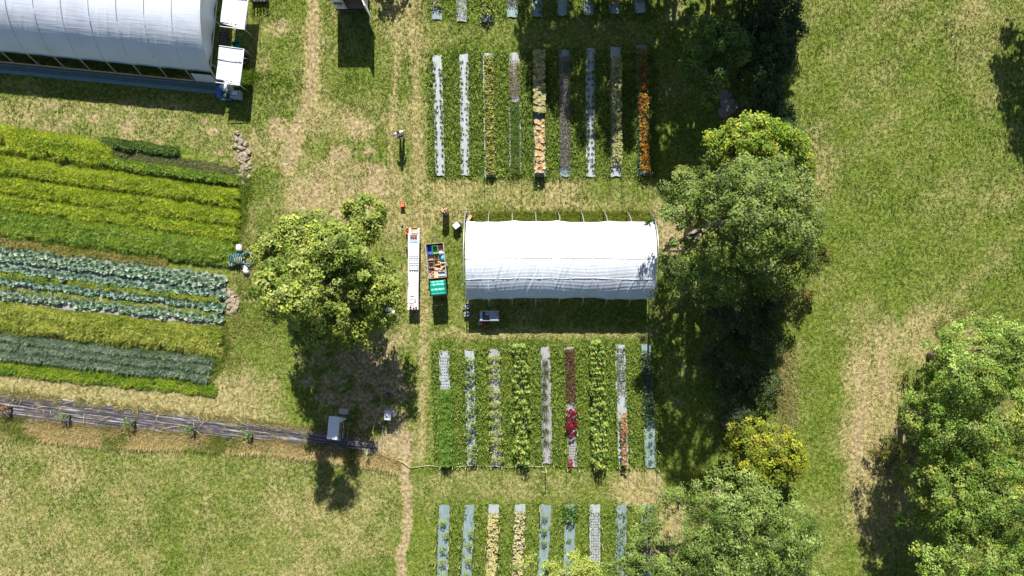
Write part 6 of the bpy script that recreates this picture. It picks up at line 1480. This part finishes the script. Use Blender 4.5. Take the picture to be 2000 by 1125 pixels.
# ------------------------------------------------------------------ the person on the track
def skin_obj(name, joints, edges, mat, parent, sub=2):
    me = bpy.data.meshes.new(name); me.from_pydata([j[:3] for j in joints], edges, []); me.materials.append(mat)
    o = link(name, me, parent); o.modifiers.new("skin", 'SKIN').use_smooth_shade = True
    sv = me.skin_vertices[0].data if me.skin_vertices else None
    if sv is None:
        return o
    for i, j in enumerate(joints):
        r = j[3]; sv[i].radius = (r, r) if not isinstance(r, tuple) else r; sv[i].use_root = (i == 0)
    s = o.modifiers.new("smooth", 'SUBSURF'); s.levels = sub; s.render_levels = sub
    return o
def add_skin_layer(me):
    if not me.skin_vertices:
        bm = __import__("bmesh").new(); bm.from_mesh(me); bm.verts.layers.skin.verify(); bm.to_mesh(me); bm.free()
def person():
    r = empty("person", g(785, 269), R(200)); tag(r, "person in white shirt and dark trousers standing on the track, elbows out", "person")
    J = [(0, 0, .93, (.15, .105)), (0, .01, 1.10, (.14, .10)), (0, .01, 1.28, (.165, .11)), (0, .01, 1.42, (.12, .085)), (0, .015, 1.49, .055), (0, .03, 1.56, .075), (0, .03, 1.63, .092), (0, .02, 1.70, .07)]
    E = [(0, 1), (1, 2), (2, 3), (3, 4), (4, 5), (5, 6), (6, 7)]
    def add(p, v): J.append(v); E.append((p, len(J) - 1)); return len(J) - 1
    for s in (-1, 1):
        a = add(3, (s * .19, .0, 1.40, .058)); e = add(a, (s * .33, -.06, 1.16, .043)); w = add(e, (s * .22, .16, 1.10, .030)); h = add(w, (s * .17, .235, 1.10, (.04, .02)))
        for k in range(4):
            f = add(h, (s * (.135 + .022 * k), .285 + .006 * (k in (1, 2)), 1.10, .0095)); add(f, (s * (.125 + .020 * k), .315, 1.075, .0085))
        t = add(w, (s * .15, .205, 1.125, .011)); add(t, (s * .125, .235, 1.135, .009))
        hp = add(0, (s * .095, .0, .86, .095)); kn = add(hp, (s * .11, .02, .48, .060)); an = add(kn, (s * .12, -.01, .10, .040)); fo = add(an, (s * .13, .11, .04, .038)); add(fo, (s * .135, .18, .035, .03))
    def mk(name, joints, edges, mat, par):
        me = bpy.data.meshes.new(name); me.from_pydata([j[:3] for j in joints], edges, []); add_skin_layer(me); me.materials.append(mat)
        o = link(name, me, par); sm = o.modifiers.new("skin", 'SKIN'); sm.use_smooth_shade = True
        for i, j in enumerate(joints):
            q = j[3]; me.skin_vertices[0].data[i].radius = q if isinstance(q, tuple) else (q, q); me.skin_vertices[0].data[i].use_root = (i == 0)
        s = o.modifiers.new("smooth", 'SUBSURF'); s.levels = 1; s.render_levels = 2
        return o
    body = mk("body", J, E, M['skin'], r)
    grow = lambda q, d: tuple(x + d for x in q) if isinstance(q, tuple) else q + d
    sj = [(0, 0, .95, (.168, .122)), (0, .01, 1.10, (.158, .118)), (0, .01, 1.28, (.182, .126)), (0, .01, 1.42, (.13, .098)), (-.19, 0, 1.40, .075), (-.29, -.04, 1.23, .062), (.19, 0, 1.40, .075), (.29, -.04, 1.23, .062)]
    mk("shirt", sj, [(0, 1), (1, 2), (2, 3), (3, 4), (4, 5), (3, 6), (6, 7)], M['shirt'], r)
    tj = [(0, 0, .94, (.16, .118)), (-.095, 0, .84, .108), (-.11, .02, .48, .076), (-.12, -.01, .12, .06), (.095, 0, .84, .108), (.11, .02, .48, .076), (.12, -.01, .12, .06)]
    mk("trousers", tj, [(0, 1), (1, 2), (2, 3), (0, 4), (4, 5), (5, 6)], M['trousers'], r)
    for s in (-1, 1): MB().lump((s * .13, .07, 0), (.11, .29, .09), 10, 0, .04, 1).build("shoe", M['dark'], r, True)
    MB().lump((0, .005, 1.57), (.205, .225, .17), 12, 0, .03, 3).build("hair", M['hair'], r, True)
    MB().box((0, .125, 1.60), (.025, .035, .05), top=.6).build("nose", M['skin'], r, bevel=.01)
    for s in (-1, 1):
        MB().lump((s * .035, .108, 1.635), (.024, .014, .014), 6, 0, 0, 1).build("eye", M['dark'], r, True); MB().lump((s * .098, .02, 1.60), (.02, .045, .06), 6, 0, 0, 1).build("ear", M['skin'], r, True)
    MB().box((0, .112, 1.565), (.05, .01, .012)).build("mouth", M['red'], r)
person()
